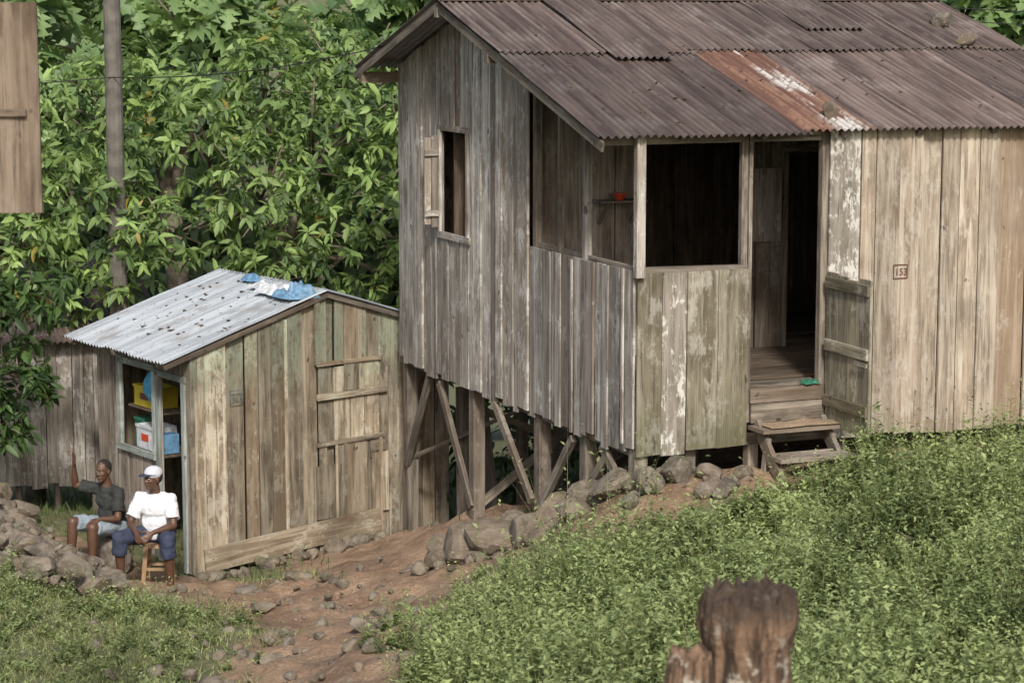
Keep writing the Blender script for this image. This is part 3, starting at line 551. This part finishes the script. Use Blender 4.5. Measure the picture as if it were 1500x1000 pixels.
def tree(name,base,lobes,tr,cen,**k):
    e=empty(name); mb=MB(); b0=V(base); b0.z=gz(b0.x,b0.y)-.2; c=V(cen); mid=b0.lerp(c,.5)+V((R(-.2,.2),R(-.2,.2),0)); mb.cyl(b0,mid,tr,tr*.75,10,seg=4,wob=.03); mb.cyl(mid,c,tr*.75,tr*.5,10,seg=4,wob=.03)
    for (x,y,z,r) in lobes:
        l=V((x,y,z)); s_=mid.lerp(c,R(0,1)); m2=s_.lerp(l,.55)+V((0,0,R(0,.3))); mb.cyl(s_,m2,tr*.4,tr*.25,7,seg=3,wob=.04); mb.cyl(m2,l,tr*.25,tr*.1,6,seg=3,wob=.05)
        for _ in range(8): mb.cyl(l.lerp(m2,R(0,.5)),l+V((R(-1,1),R(-1,.5),R(-.6,.9)))*r*.95,tr*.14,tr*.05,5,seg=2,wob=.03)
    mb.build('trunk_and_limbs',[M['bark']],e,True); canopy('crown',lobes,parent=e,**k)
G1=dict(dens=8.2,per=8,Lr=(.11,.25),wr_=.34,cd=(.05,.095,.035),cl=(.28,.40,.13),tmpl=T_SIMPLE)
tree('fruit_tree',(-3.3,30,0),[(-4.4,29.3,-3.0,.95),(-4.1,30,-1.7,1.1),(-3.2,29.4,-2.5,.95),(-2.5,30,-1.8,1.0),(-1.8,29.6,-2.9,.95),(-2.9,29.4,-3.5,.75),(-1.2,30.3,-2.0,1.05),(-3.2,30.5,-1.0,.9),(-2.0,30.7,-.9,.85),(-1.3,29.7,-3.7,.75)],.16,(-3,30.3,-2.8),**G1)
tree('fruit_tree.001',(-6.3,30,0),[(-5.6,29.6,-2.4,1.05),(-5.2,30.5,-1.3,.9),(-6.5,30,-1.7,1.05),(-6.2,29,-3.1,.85),(-7.3,29.5,-2.5,1.0),(-5.3,29.3,-3.6,.7)],.15,(-6.2,30,-3),**G1)
G2=dict(G1); G2.update(cd=(.02,.045,.015),cl=(.09,.16,.045),bright=.1,dens=10)
tree('fruit_tree.002',(-6.45,27.3,0),[(-6.2,27.0,-3.8,.7),(-5.75,26.8,-4.4,.45),(-6.3,26.9,-4.8,.6),(-5.6,27.0,-3.4,.45),(-6.9,27.2,-3.4,.75),(-5.95,26.8,-5.1,.32)],.1,(-6.4,27.3,-4.2),**G2)
G3=dict(dens=2.5,per=7,Lr=(.45,.75),wr_=.55,cd=(.07,.13,.055),cl=(.26,.38,.15),tmpl=T_LOBED,droop=.25,thick=.6)
tree('breadfruit_tree',(-5,36,0),[(-7.5,35,-.5,1.3),(-5.9,36,.3,1.1),(-4.3,35.5,-.4,1.1),(-6.3,35,-1.7,1.2),(-8.6,36,1.0,1.1)],.25,(-5.5,36,-1.5),**G3)
tree('breadfruit_tree.001',(-1.5,37,0),[(-2.4,36.5,-1.2,1.2),(-1.3,36,-.3,1.0),(.2,37,-.5,1.3),(-.3,36.5,-2.2,1.3)],.22,(-1,37,-2),**G3)
tree('breadfruit_tree.002',(8.6,38,0),[(8.0,38,.1,1.1),(9.3,37.5,-.4,1.3),(7.2,38.5,-.9,1.0),(8.4,37,-1.9,1.1),(10.4,38,.3,1.2)],.22,(8.8,38,-1.5),**G3)
G4=dict(G3); G4.update(dens=2.2,Lr=(.4,.7),tmpl=T_SIMPLE,wr_=.42,per=7,cd=(.09,.13,.08),cl=(.24,.33,.18))  # paler, bluer leaf colours put distance haze into the foliage
e=empty('forest'); lob=[]
for i in range(34):
    x=-13+i*.85+R(-.4,.4); lob.append((x,R(41,47),R(-6.0,-3.2),R(1.5,2.2)))
for i in range(14): lob.append((R(-12,2),R(40,46),R(-2.8,-1.2),R(.8,1.3)))
for i in range(10): lob.append((7+i*.8,R(41,43),R(-2.6,-.8),R(1.3,1.8)))
canopy('forest_foliage',lob,parent=e,**G4)
G5=dict(G1); G5.update(dens=4,cd=(.02,.04,.014),cl=(.09,.15,.045),bright=.15)
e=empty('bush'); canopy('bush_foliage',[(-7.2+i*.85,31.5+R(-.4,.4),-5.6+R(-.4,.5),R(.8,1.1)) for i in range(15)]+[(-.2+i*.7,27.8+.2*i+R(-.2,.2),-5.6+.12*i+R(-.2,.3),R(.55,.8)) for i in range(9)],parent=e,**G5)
POLY=[(-.8,16.2),(-.7,17.4),(-.3,18.2),(.35,19.0),(1.3,19.35),(2.2,19.8),(2.9,20.4),(6.6,21.9),(7.5,14),(3,11.3),(0,12.3),(-.8,14.5)]
def inpoly(x,y,poly):
    ins=np.zeros(len(x),bool); n_=len(poly)
    for i in range(n_):
        x1,y1=poly[i];x2,y2=poly[(i+1)%n_]
        cnd=((y1>y)!=(y2>y))&(x<(x2-x1)*(y-y1)/(y2-y1+1e-12)+x1); ins^=cnd
    return ins
def vn(x,y,s,seed): return np.array([mnoise.noise(V((a_*s,b_*s,seed))) for a_,b_ in zip(x,y)])
def weeds(name,x,y,hs,stems,lps,Ls,cd,cl,lean=.35):
    e=empty(name); N=len(x); z=gz0(x,y)-.02; 
    SX=np.repeat(np.stack([x,y,z],1),stems,0); n=len(SX); h=np.repeat(hs,stems)*rng.uniform(.4,1.3,n); ln=rng.normal(0,lean,(n,3)); ln[:,2]=1; ln=nrm_(ln); pc=np.repeat(rng.random(N)*.9+1.0*vn(x,y,1.1,3)+.5*vn(x,y,3.1,8),stems)
    t=np.tile((np.arange(lps)+.7)/lps,n); t=np.clip(t+rng.normal(0,.03,len(t)),.1,1.02); B=np.repeat(SX,lps,0); H_=np.repeat(h,lps); LN=np.repeat(ln,lps,0)
    P=B+LN*(H_*t)[:,None]; m=len(P); ph=rng.random(m)*6.28; D=np.stack([np.cos(ph),np.sin(ph),rng.uniform(-.2,1.0,m)],1)
    sz=np.repeat(np.repeat(rng.uniform(.65,1.4,N),stems),lps)
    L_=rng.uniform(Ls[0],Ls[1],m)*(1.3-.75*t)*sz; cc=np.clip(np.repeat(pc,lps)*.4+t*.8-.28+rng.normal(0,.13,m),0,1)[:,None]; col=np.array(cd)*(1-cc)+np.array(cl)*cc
    leaves('leaves',P,D,L_,L_*.42,col,T_SMALL,M['weed'],e,.35)
    leaves('stems',SX,ln,h,np.full(n,.006),np.tile([.24,.25,.11],(n,1)),T_BLADE,M['weed'],e)
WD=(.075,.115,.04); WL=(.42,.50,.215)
x=rng.uniform(-1,7.5,6000); y=rng.uniform(11.3,22,6000); k=inpoly(x,y,POLY)&(x<.235*y+.4); x,y=x[k],y[k]
hn=vn(x,y,.9,9)+1.0*vn(x,y,2.6,19); hs=np.clip(.36+.50*hn+rng.normal(0,.07,len(x)),.10,.95); hs*=np.where(rng.random(len(x))<.08,1.35,1); hs*=np.where((y>18.8)&(x<3.0),.5,1); hs=np.where((y>20)&(x>3.2),np.clip(hs,.38,.7),hs)
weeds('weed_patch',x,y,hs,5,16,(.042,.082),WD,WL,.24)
x=np.concatenate([rng.normal(-3.3,.35,60),rng.normal(-4.3,.5,60),rng.normal(-.85,.2,50),rng.uniform(-6.5,-4.3,240),rng.normal(-3.0,.5,40),rng.uniform(-.5,1.6,25),rng.uniform(-5.5,-2.6,160)]); y=np.concatenate([rng.normal(21.2,.3,60),rng.normal(20.9,.6,60),rng.normal(18.4,.6,50),rng.uniform(19.5,23.0,240),rng.normal(19,.6,40),rng.uniform(19.4,20.6,25),rng.uniform(16.5,20,160)])
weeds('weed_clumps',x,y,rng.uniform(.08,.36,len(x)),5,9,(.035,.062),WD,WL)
x=rng.uniform(-6.8,.5,75000); y=rng.uniform(15.5,24.5,75000); dr=dirt(x,y); pr=(1-dr)*1.1-.25+.7*vn(x,y,1.3,5); k=(rng.random(len(x))<pr)&~((x<-3.6)&(y>22.9)&(y<25)); x,y=x[k],y[k]; n_=len(x)
e=empty('grass'); h=rng.uniform(.02,.10,n_); D=rng.normal(0,.6,(n_,3)); D[:,2]=.8; cc=rng.random((n_,1)); leaves('blades',np.stack([x,y,gz0(x,y)-.005],1),D,h,np.full(n_,.008),np.array([.17,.20,.075])*(1-cc)+np.array([.40,.44,.20])*cc,T_BLADE,M['weed'],e)
x=rng.uniform(-7,9,15000); y=rng.uniform(22,34,15000); dr=dirt(x,y); k=(rng.random(len(x))<(1-dr)); x,y=x[k],y[k]; h=rng.uniform(.05,.2,len(x)); D=rng.normal(0,.4,(len(x),3)); D[:,2]=1
leaves('far_blades',np.stack([x,y,gz0(x,y)-.005],1),D,h,np.full(len(x),.015),np.tile([.10,.14,.045],(len(x),1)),T_BLADE,M['weed'],e)
# ------------------------------------------------------------------ stump
def stumpmat():
    m,nt,b,out=newmat('rotten_wood'); p,z=posz(nt); mp=nt.nodes.new('ShaderNodeMapping'); mp.inputs['Scale'].default_value=(26,26,3); L(nt,p,mp.inputs[0]); f=noi(nt,mp.outputs[0],1,5,.65); g_=noi(nt,p,9,5,.65)
    c=mix(nt,ss(nt,f,.35,.65),(.035,.022,.014),(.22,.14,.09)); c=mix(nt,ss(nt,g_,.54,.62),c,(.36,.32,.26)); c=mix(nt,math_(nt,'MULTIPLY',ss(nt,math_(nt,'ADD',z,math_(nt,'MULTIPLY',g_,.2)),-2.10,-1.99),.85),c,(.04,.026,.018))
    L(nt,c,b.inputs['Base Color']); b.inputs['Roughness'].default_value=.95; bump(nt,b,math_(nt,'ADD',f,g_),1,.03); return m
e=empty('tree_stump'); mb=MB()
def stump(cx,cy,r,zt,zb,seed,lean=0):
    nu,nv=141,70; P=[]
    for j in range(nv):
        t=j/(nv-1)
        for i in range(nu):
            an=2*math.pi*(i%(nu-1))/(nu-1); q=V((math.cos(an),math.sin(an),0)); z=zb+(zt-zb)*min(1,t/.8); hz=zt-z
            flare=1+.10*math.exp(-((hz-.08)/.07)**2)-.08*math.exp(-((hz-.22)/.06)**2)
            rr=r*flare*(1+.12*mnoise.noise(q*1.3+V((seed,0,z*2)))+.09*mnoise.noise(q*4+V((seed,5,z*3)))+.10*mnoise.noise(q*10+V((seed,0,z*2)))+.07*mnoise.noise(q*20+V((seed,0,z*14))))
            top=.04*mnoise.noise(q*1.2+V((seed,9,0)))+.04*mnoise.noise(q*6+V((seed,9,0)))+.03*mnoise.noise(q*14+V((seed,9,0)))
            if t>.8: s_=(t-.8)/.2; rr*=max(.01,math.cos(s_*math.pi/2)**.7); z+=.01*math.sin(s_*math.pi/2)+.05*mnoise.noise(V((rr*math.cos(an)*30,rr*math.sin(an)*30,seed)))*min(1,s_*4)+top*(1-s_)
            elif t>.6: z+=top*(t-.6)/.2
            P.append(V((cx+math.cos(an)*rr+lean*(z-zb),cy+math.sin(an)*rr,z)))
    mb.grid(P,nu,nv,lambda i,j:(i/nu,j/nv))
stump(.835,8.0,.158,-2.08,-3.4,5.9); stump(.56,7.9,.075,-2.28,-3.4,12.7,.06)
mb.build('stump',[stumpmat()],e,True)
# ------------------------------------------------------------------ people
def uvs(mb,c,rx,ry,rz_,Mx,n1=14,n2=10):
    o=len(mb.v); c=V(c)
    mb.v.append(tuple(c+Mx@V((0,0,rz_))))
    for j in range(1,n2):
        t=math.pi*j/n2
        for i in range(n1):
            p=2*math.pi*i/n1; mb.v.append(tuple(c+Mx@V((rx*math.sin(t)*math.cos(p),ry*math.sin(t)*math.sin(p),rz_*math.cos(t)))))
    mb.v.append(tuple(c+Mx@V((0,0,-rz_)))); last=len(mb.v)-1
    def add(f): mb.f.append(f); mb.uv.extend([(0,0)]*len(f)); mb.r.append(0); mb.m.append(0)
    for i in range(n1):
        j=(i+1)%n1; add([o,o+1+i,o+1+j]); add([last,last-n1+j,last-n1+i])
    for k in range(n2-2):
        for i in range(n1):
            j=(i+1)%n1; a_=o+1+k*n1; add([a_+i,a_+n1+i,a_+n1+j,a_+j])
I3=Matrix.Identity(3)
class Body:
    def __init__(s,name,mat,vox): s.mb=MB(); s.name=name; s.mat=mat; s.vox=vox
    def limb(s,pts,ends=True):
        for (p,r),(q,t) in zip(pts[:-1],pts[1:]): s.mb.cyl(p,q,r,t,14)
        for i,(p,r) in enumerate(pts):
            if ends or 0<i<len(pts)-1: uvs(s.mb,p,r,r,r,I3)
    def ell(s,c,r,Mx): uvs(s.mb,c,r[0],r[1],r[2],Mx)
    def make(s,parent,sm=4,wr=0):
        ob=s.mb.build('tmp',[s.mat]); md=ob.modifiers.new('r','REMESH'); md.mode='VOXEL'; md.voxel_size=s.vox; m2=ob.modifiers.new('s','SMOOTH'); m2.iterations=sm; m2.factor=.5
        dg=bpy.context.evaluated_depsgraph_get(); me=bpy.data.meshes.new_from_object(ob.evaluated_get(dg)); bpy.data.objects.remove(ob); me.name=s.name
        if wr:
            co=[v.co.copy() for v in me.vertices]; no=[v.normal.copy() for v in me.vertices]; out=[]
            for c_,n0 in zip(co,no):
                n_=mnoise.noise(V((c_.x*9,c_.y*9,c_.z*16)))+.6*abs(mnoise.noise(V((c_.x*22+c_.z*9,c_.y*22,c_.z*20)))); out+=list(c_+n0*wr*n_)
            me.vertices.foreach_set('co',np.array(out,dtype='f')); me.update()
        me.polygons.foreach_set('use_smooth',np.ones(len(me.polygons),dtype=bool)); me.materials.clear(); me.materials.append(s.mat)
        o=bpy.data.objects.new(s.name,me); sc.collection.objects.link(o); o.parent=parent; return o
M['skin']=simple('dark_skin',(.095,.048,.029),.5,25,.15,.05); M['eye']=simple('eye_white',(.5,.45,.4),.3); M['hair']=simple('hair',(.012,.01,.009),.9,80,.3,.4)
def man(name,pelvis,f,hf,joint,shirt,shorts,cap,shoe):
    e=empty(name); f=V((f[0],f[1],0)).normalized(); l=V((-f.y,f.x,0)); pv_=V(pelvis)
    def p(x,y,z): return pv_+f*x+l*y+UP*z
    hf=V((hf[0],hf[1],hf[2])).normalized(); hl=UP.cross(hf).normalized(); hu=hf.cross(hl); HM=Matrix((hf,hl,hu)).transposed(); BM=Matrix((f,l,UP)).transposed()
    sk=Body('skin',M['skin'],.0055); sh=Body('shirt',shirt,.009); tr=Body('shorts',shorts,.009)
    hc=p(*joint['head']); nb=p(*joint['neck']); 
    def h(x,y,z): return hc+hf*x+hl*y+hu*z
    sk.limb([(nb-UP*.05,.067),(nb+UP*.03,.058),(h(-.015,0,-.06),.055)])
    sk.ell(h(-.012,0,.035),(.097,.078,.092),HM); sk.ell(h(.015,0,-.03),(.070,.062,.088),HM); sk.ell(h(.048,0,-.092),(.034,.034,.022),HM)
    sk.ell(h(.074,0,.030),(.02,.055,.012),HM); sk.limb([(h(.080,0,.012),.010),(h(.096,0,-.022),.014)]); sk.ell(h(.086,.015,-.027),(.014,.012,.010),HM); sk.ell(h(.086,-.015,-.027),(.014,.012,.010),HM)
    sk.ell(h(.074,0,-.054),(.018,.028,.0085),HM); sk.ell(h(.072,0,-.070),(.018,.024,.0095),HM); sk.ell(h(.05,.040,-.02),(.028,.02,.022),HM); sk.ell(h(.05,-.040,-.02),(.028,.02,.022),HM)
    for s_ in (1,-1): sk.ell(h(-.01,.077*s_,-.005),(.02,.012,.033),HM)
    sp=joint['chest']; wa=joint.get('waist',(0.0,0,.12))
    sh.ell(p(*sp),(.125,.172,.16),BM); sh.ell(p(sp[0]-.01,0,sp[2]+.09),(.095,.17,.08),BM); sh.ell(p(wa[0]-.005,0,wa[2]),(.14,.168,.19),BM); sh.ell(p(-.01,0,.02),(.15,.178,.12),BM)
    sh.ell(nb-UP*.055-f*.01,(.085,.12,.045),BM); sh.limb([(nb-UP*.05,.074),(nb-UP*.012,.067)],ends=False)
    tr.ell(p(-.02,0,-.02),(.14,.18,.11),BM)
    for sd in ('L','R'):
        s_=1 if sd=='L' else -1
        S_=p(*joint['sho'+sd]); E_=p(*joint['elb'+sd]); W_=p(*joint['wri'+sd]); Hd=V(joint['hdir'+sd]); Hd=(f*Hd.x+l*Hd.y+UP*Hd.z).normalized()
        sk.limb([(S_,.055),(S_.lerp(E_,.5),.047),(E_,.038),(E_.lerp(W_,.3),.041),(W_,.025)])
        sh.limb([(p(*sp)+l*.09*s_+UP*.085,.085),(S_,.070),(S_.lerp(E_,.35),.068)]); sh.limb([(S_.lerp(E_,.35),.068),(S_.lerp(E_,.74),.078)],ends=False)
        pn=V(joint['pal'+sd]); pn=(f*pn.x+l*pn.y+UP*pn.z); pn=(pn-Hd*pn.dot(Hd)).normalized(); sdv=Hd.cross(pn).normalized()*s_
        PM=Matrix((Hd,sdv,pn)).transposed(); pc=W_+Hd*.055; sk.ell(pc,(.055,.042,.017),PM); sk.limb([(W_,.024),(W_+Hd*.03,.022)])
        curl=joint.get('curl'+sd,.5)
        for i,(o_,ln) in enumerate(((-.031,.066),(-.0105,.076),(.0105,.071),(.031,.055))):
            b_=pc+Hd*.035+sdv*o_; d1=(Hd+sdv*o_*6*(1-curl)+pn*curl*.5).normalized(); k1=b_+d1*(ln*.5+.012); d2=(Hd*(1-curl)+pn*curl*1.3+d1*.3).normalized(); k2=k1+d2*ln*.32; d3=(d2+pn*curl*.6).normalized(); sk.limb([(b_,.0098),(k1,.0092),(k2,.0085),(k2+d3*ln*.22,.0075)])
        tb=W_+Hd*.03-sdv*.03; t1=tb+(Hd*.6-sdv*.75+pn*.2).normalized()*.042; sk.limb([(tb,.015),(t1,.0115),(t1+(Hd*.9-sdv*.25+pn*.35).normalized()*.032,.0095)])
        Hp=p(.0,.095*s_,-.02); K_=p(*joint['kne'+sd]); A2_=p(*joint['ank'+sd]); Ft=V(joint.get('foot',(1,0,0))); Ft=(f*Ft.x+l*Ft.y).normalized(); cuff=joint.get('cuff',.2)
        if cuff>0:
            tr.limb([(Hp,.105),(Hp.lerp(K_,.5),.098)]); tr.limb([(Hp.lerp(K_,.5),.098),(K_,.080)]); C_=K_.lerp(A2_,cuff); tr.limb([(K_,.080),(C_,.080)],ends=False)
        else:
            tr.limb([(Hp,.105),(Hp.lerp(K_,.5),.093)]); tr.limb([(Hp.lerp(K_,.5),.093),(Hp.lerp(K_,.92),.09)],ends=False)
        sk.limb([(Hp.lerp(K_,.6),.07),(K_,.060),(K_.lerp(A2_,.3),.060),(A2_,.036)])
        sk.limb([(A2_,.038),(A2_-UP*.045+Ft*.02,.036),(A2_-UP*.055+Ft*.14,.030)])
    sk.make(e); sh.make(e,8,.014); tr.make(e,8,.014)
    for sd in ('L','R'):
        A2_=p(*joint['ank'+sd]); Ft=V(joint.get('foot',(1,0,0))); Ft=(f*Ft.x+l*Ft.y).normalized(); sb=Body('shoe_'+sd,shoe,.007); FM=Matrix((Ft,UP.cross(Ft),UP)).transposed()
        sb.ell(A2_-UP*.07+Ft*.06,(.14,.047,.022),FM); sb.ell(A2_-UP*.055+Ft*.12,(.07,.045,.03),FM); sb.make(e)
    mb=MB()
    for s_ in (1,-1): uvs(mb,h(.0745,.031*s_,.008),.009,.0125,.0065,HM)
    mb.build('eyes',[M['eye']],e,True); mb=MB()
    for s_ in (1,-1): uvs(mb,h(.0815,.031*s_,.008),.0035,.0065,.0058,HM)
    mb.build('pupils',[M['hair']],e,True)
    hb=Body('hair',M['hair'],.006); hb.ell(h(-.026,0,.052),(.095,.083,.084),HM); hb.ell(h(-.045,0,.02),(.07,.078,.08),HM); hb.make(e)
    if cap:
        cb=Body('cap_crown',cap[0],.006); cb.ell(h(-.010,0,.062),(.108,.090,.080),HM); cb.make(e,5)
        cb=Body('cap_visor',cap[1],.005); cb.ell(h(.105,0,.050),(.075,.068,.009),HM@Matrix.Rotation(.12,3,'Y')); cb.ell(h(.0,0,.05),(.104,.088,.022),HM); cb.make(e,2)
    return e
M['wshirt']=simple('white_cotton',(.66,.67,.70),.85,9,.08,.5); M['bshirt']=simple('dark_cotton',(.025,.027,.025),.85,9,.3,.5); M['navy']=simple('navy_cloth',(.03,.04,.075),.8,9,.3,.5); M['pale']=simple('pale_denim',(.24,.29,.33),.85,9,.2,.5); M['capw']=simple('white_cap',(.5,.52,.57),.8,30,.1,.1); M['capd']=simple('dark_cap',(.03,.04,.07),.8,30,.1,.1); M['shoe']=simple('sandal_rubber',(.06,.045,.035),.8)
mx,my=-3.80,24.35; g0=gz(mx,my); seat=.48
J2=dict(head=(.11,0,.615),neck=(.06,0,.455),chest=(.04,0,.29),waist=(.02,0,.13),shoL=(.05,.175,.385),shoR=(.05,-.175,.385),elbL=(.16,.25,.13),elbR=(.16,-.25,.13),wriL=(.37,.10,.09),wriR=(.37,-.10,.09),hdirL=(.7,-.5,-.45),hdirR=(.7,.5,-.45),palL=(-.3,-.7,-.5),palR=(-.3,.7,-.5),curlL=.6,curlR=.6,
 kneL=(.40,.28,.02),kneR=(.40,-.27,.02),ankL=(.32,.27,-.44),ankR=(.36,-.28,-.44),cuff=.4)
man('seated_man',(mx,my,g0+seat+.09),(-.25,-.97),(-.7,-.7,.03),J2,M['wshirt'],M['navy'],(M['capw'],M['capd']),M['shoe'])
stl=empty('wooden_stool'); mb=MB(); c0=V((mx,my,g0+seat)); mb.cyl(c0-UP*.04,c0,.17,.17,20)
for dx,dy in ((-.11,-.11),(.11,-.11),(.11,.11),(-.11,.11)): mb.bar(c0+V((dx,dy,-.03)),V((mx+dx*1.35,my+dy*1.35,gz(mx+dx*1.35,my+dy*1.35)-.03)),.05,.045,(1,0,0))
for s_ in (-1,1): mb.bar(c0+V((-.12,.12*s_,-.28)),c0+V((.12,.12*s_,-.28)),.03,.025,(0,1,0)); mb.bar(c0+V((.12*s_,-.12,-.24)),c0+V((.12*s_,.12,-.24)),.03,.025,(1,0,0))
mb.build('seat_and_legs',[M['stool']],stl)
qx,qy=-4.42,25.15; g1=gz(qx,qy); seat1=.42
J1=dict(head=(.13,0,.615),neck=(.08,0,.455),chest=(.05,0,.29),waist=(.02,0,.13),shoL=(.07,.175,.385),shoR=(.07,-.175,.395),elbL=(.14,.24,.12),elbR=(.18,-.40,.42),wriL=(.34,.17,.14),wriR=(.24,-.35,.64),hdirL=(.9,-.1,-.25),hdirR=(.12,.2,.95),palL=(0,-.2,-.9),palR=(.9,-.3,0),curlL=.35,curlR=.08,
 kneL=(.44,.16,.06),kneR=(.44,-.16,.08),ankL=(.46,.17,-.36),ankR=(.48,-.16,-.36),cuff=.0)
man('waving_man',(qx,qy,g1+seat1+.09),(-.62,-.78),(-.4,-.9,.02),J1,M['bshirt'],M['pale'],None,M['shoe'])
mb=MB(); rock(mb,(qx,qy,g1+.16),.27,sq=(1,1,1)); 
mb.build('seat_rock',[M['stone']])
mb=MB()
for i in range(22): x,y=-4.85+R(-.4,.4),24.0+R(-.3,.3); rock(mb,(x,y,gz(x,y)+R(.02,.26)),R(.08,.17))
mb.build('rock_pile.001',[M['stone']])
e=empty('rag_bundle'); mb=MB(); p=H(.45,.5,0); crumple(mb,V((p.x,p.y,gz(p.x,p.y)+.02)),ax,bx,UP,.5,.4,20,.18,21); mb.build('rag',[M['whitec']],e,True)
# ------------------------------------------------------------------ light & camera
w=bpy.data.worlds.new('World'); sc.world=w; w.use_nodes=True; nt=w.node_tree; bg=nt.nodes['Background']; sky=nt.nodes.new('ShaderNodeTexSky'); sky.sky_type='NISHITA'; sky.sun_disc=False
sd=V((.10,-.99,0)).normalized(); el=math.radians(38); sky.sun_elevation=el; sky.sun_rotation=math.atan2(sd.x,sd.y); sky.dust_density=4; nt.links.new(sky.outputs[0],bg.inputs[0]); bg.inputs[1].default_value=.15
sl_=bpy.data.lights.new('sun','SUN'); sl_.energy=3.8; sl_.angle=math.radians(6); sl_.color=(1,.96,.89); so=bpy.data.objects.new('sun',sl_); sc.collection.objects.link(so)
sv=sd*math.cos(el)+UP*math.sin(el); so.rotation_euler=sv.to_track_quat('Z','Y').to_euler()
cd=bpy.data.cameras.new('camera'); cam=bpy.data.objects.new('camera',cd); sc.collection.objects.link(cam); cd.lens=81.6; cd.sensor_width=36; cd.clip_end=2000; cam.rotation_euler=(math.radians(90-8.37),0,0)
cd.dof.use_dof=True; cd.dof.focus_distance=22.5; cd.dof.aperture_fstop=4.5
sc.camera=cam
sc.view_settings.view_transform='Standard'; sc.view_settings.look='None'; sc.view_settings.exposure=0
bpy.context.view_layer.update()
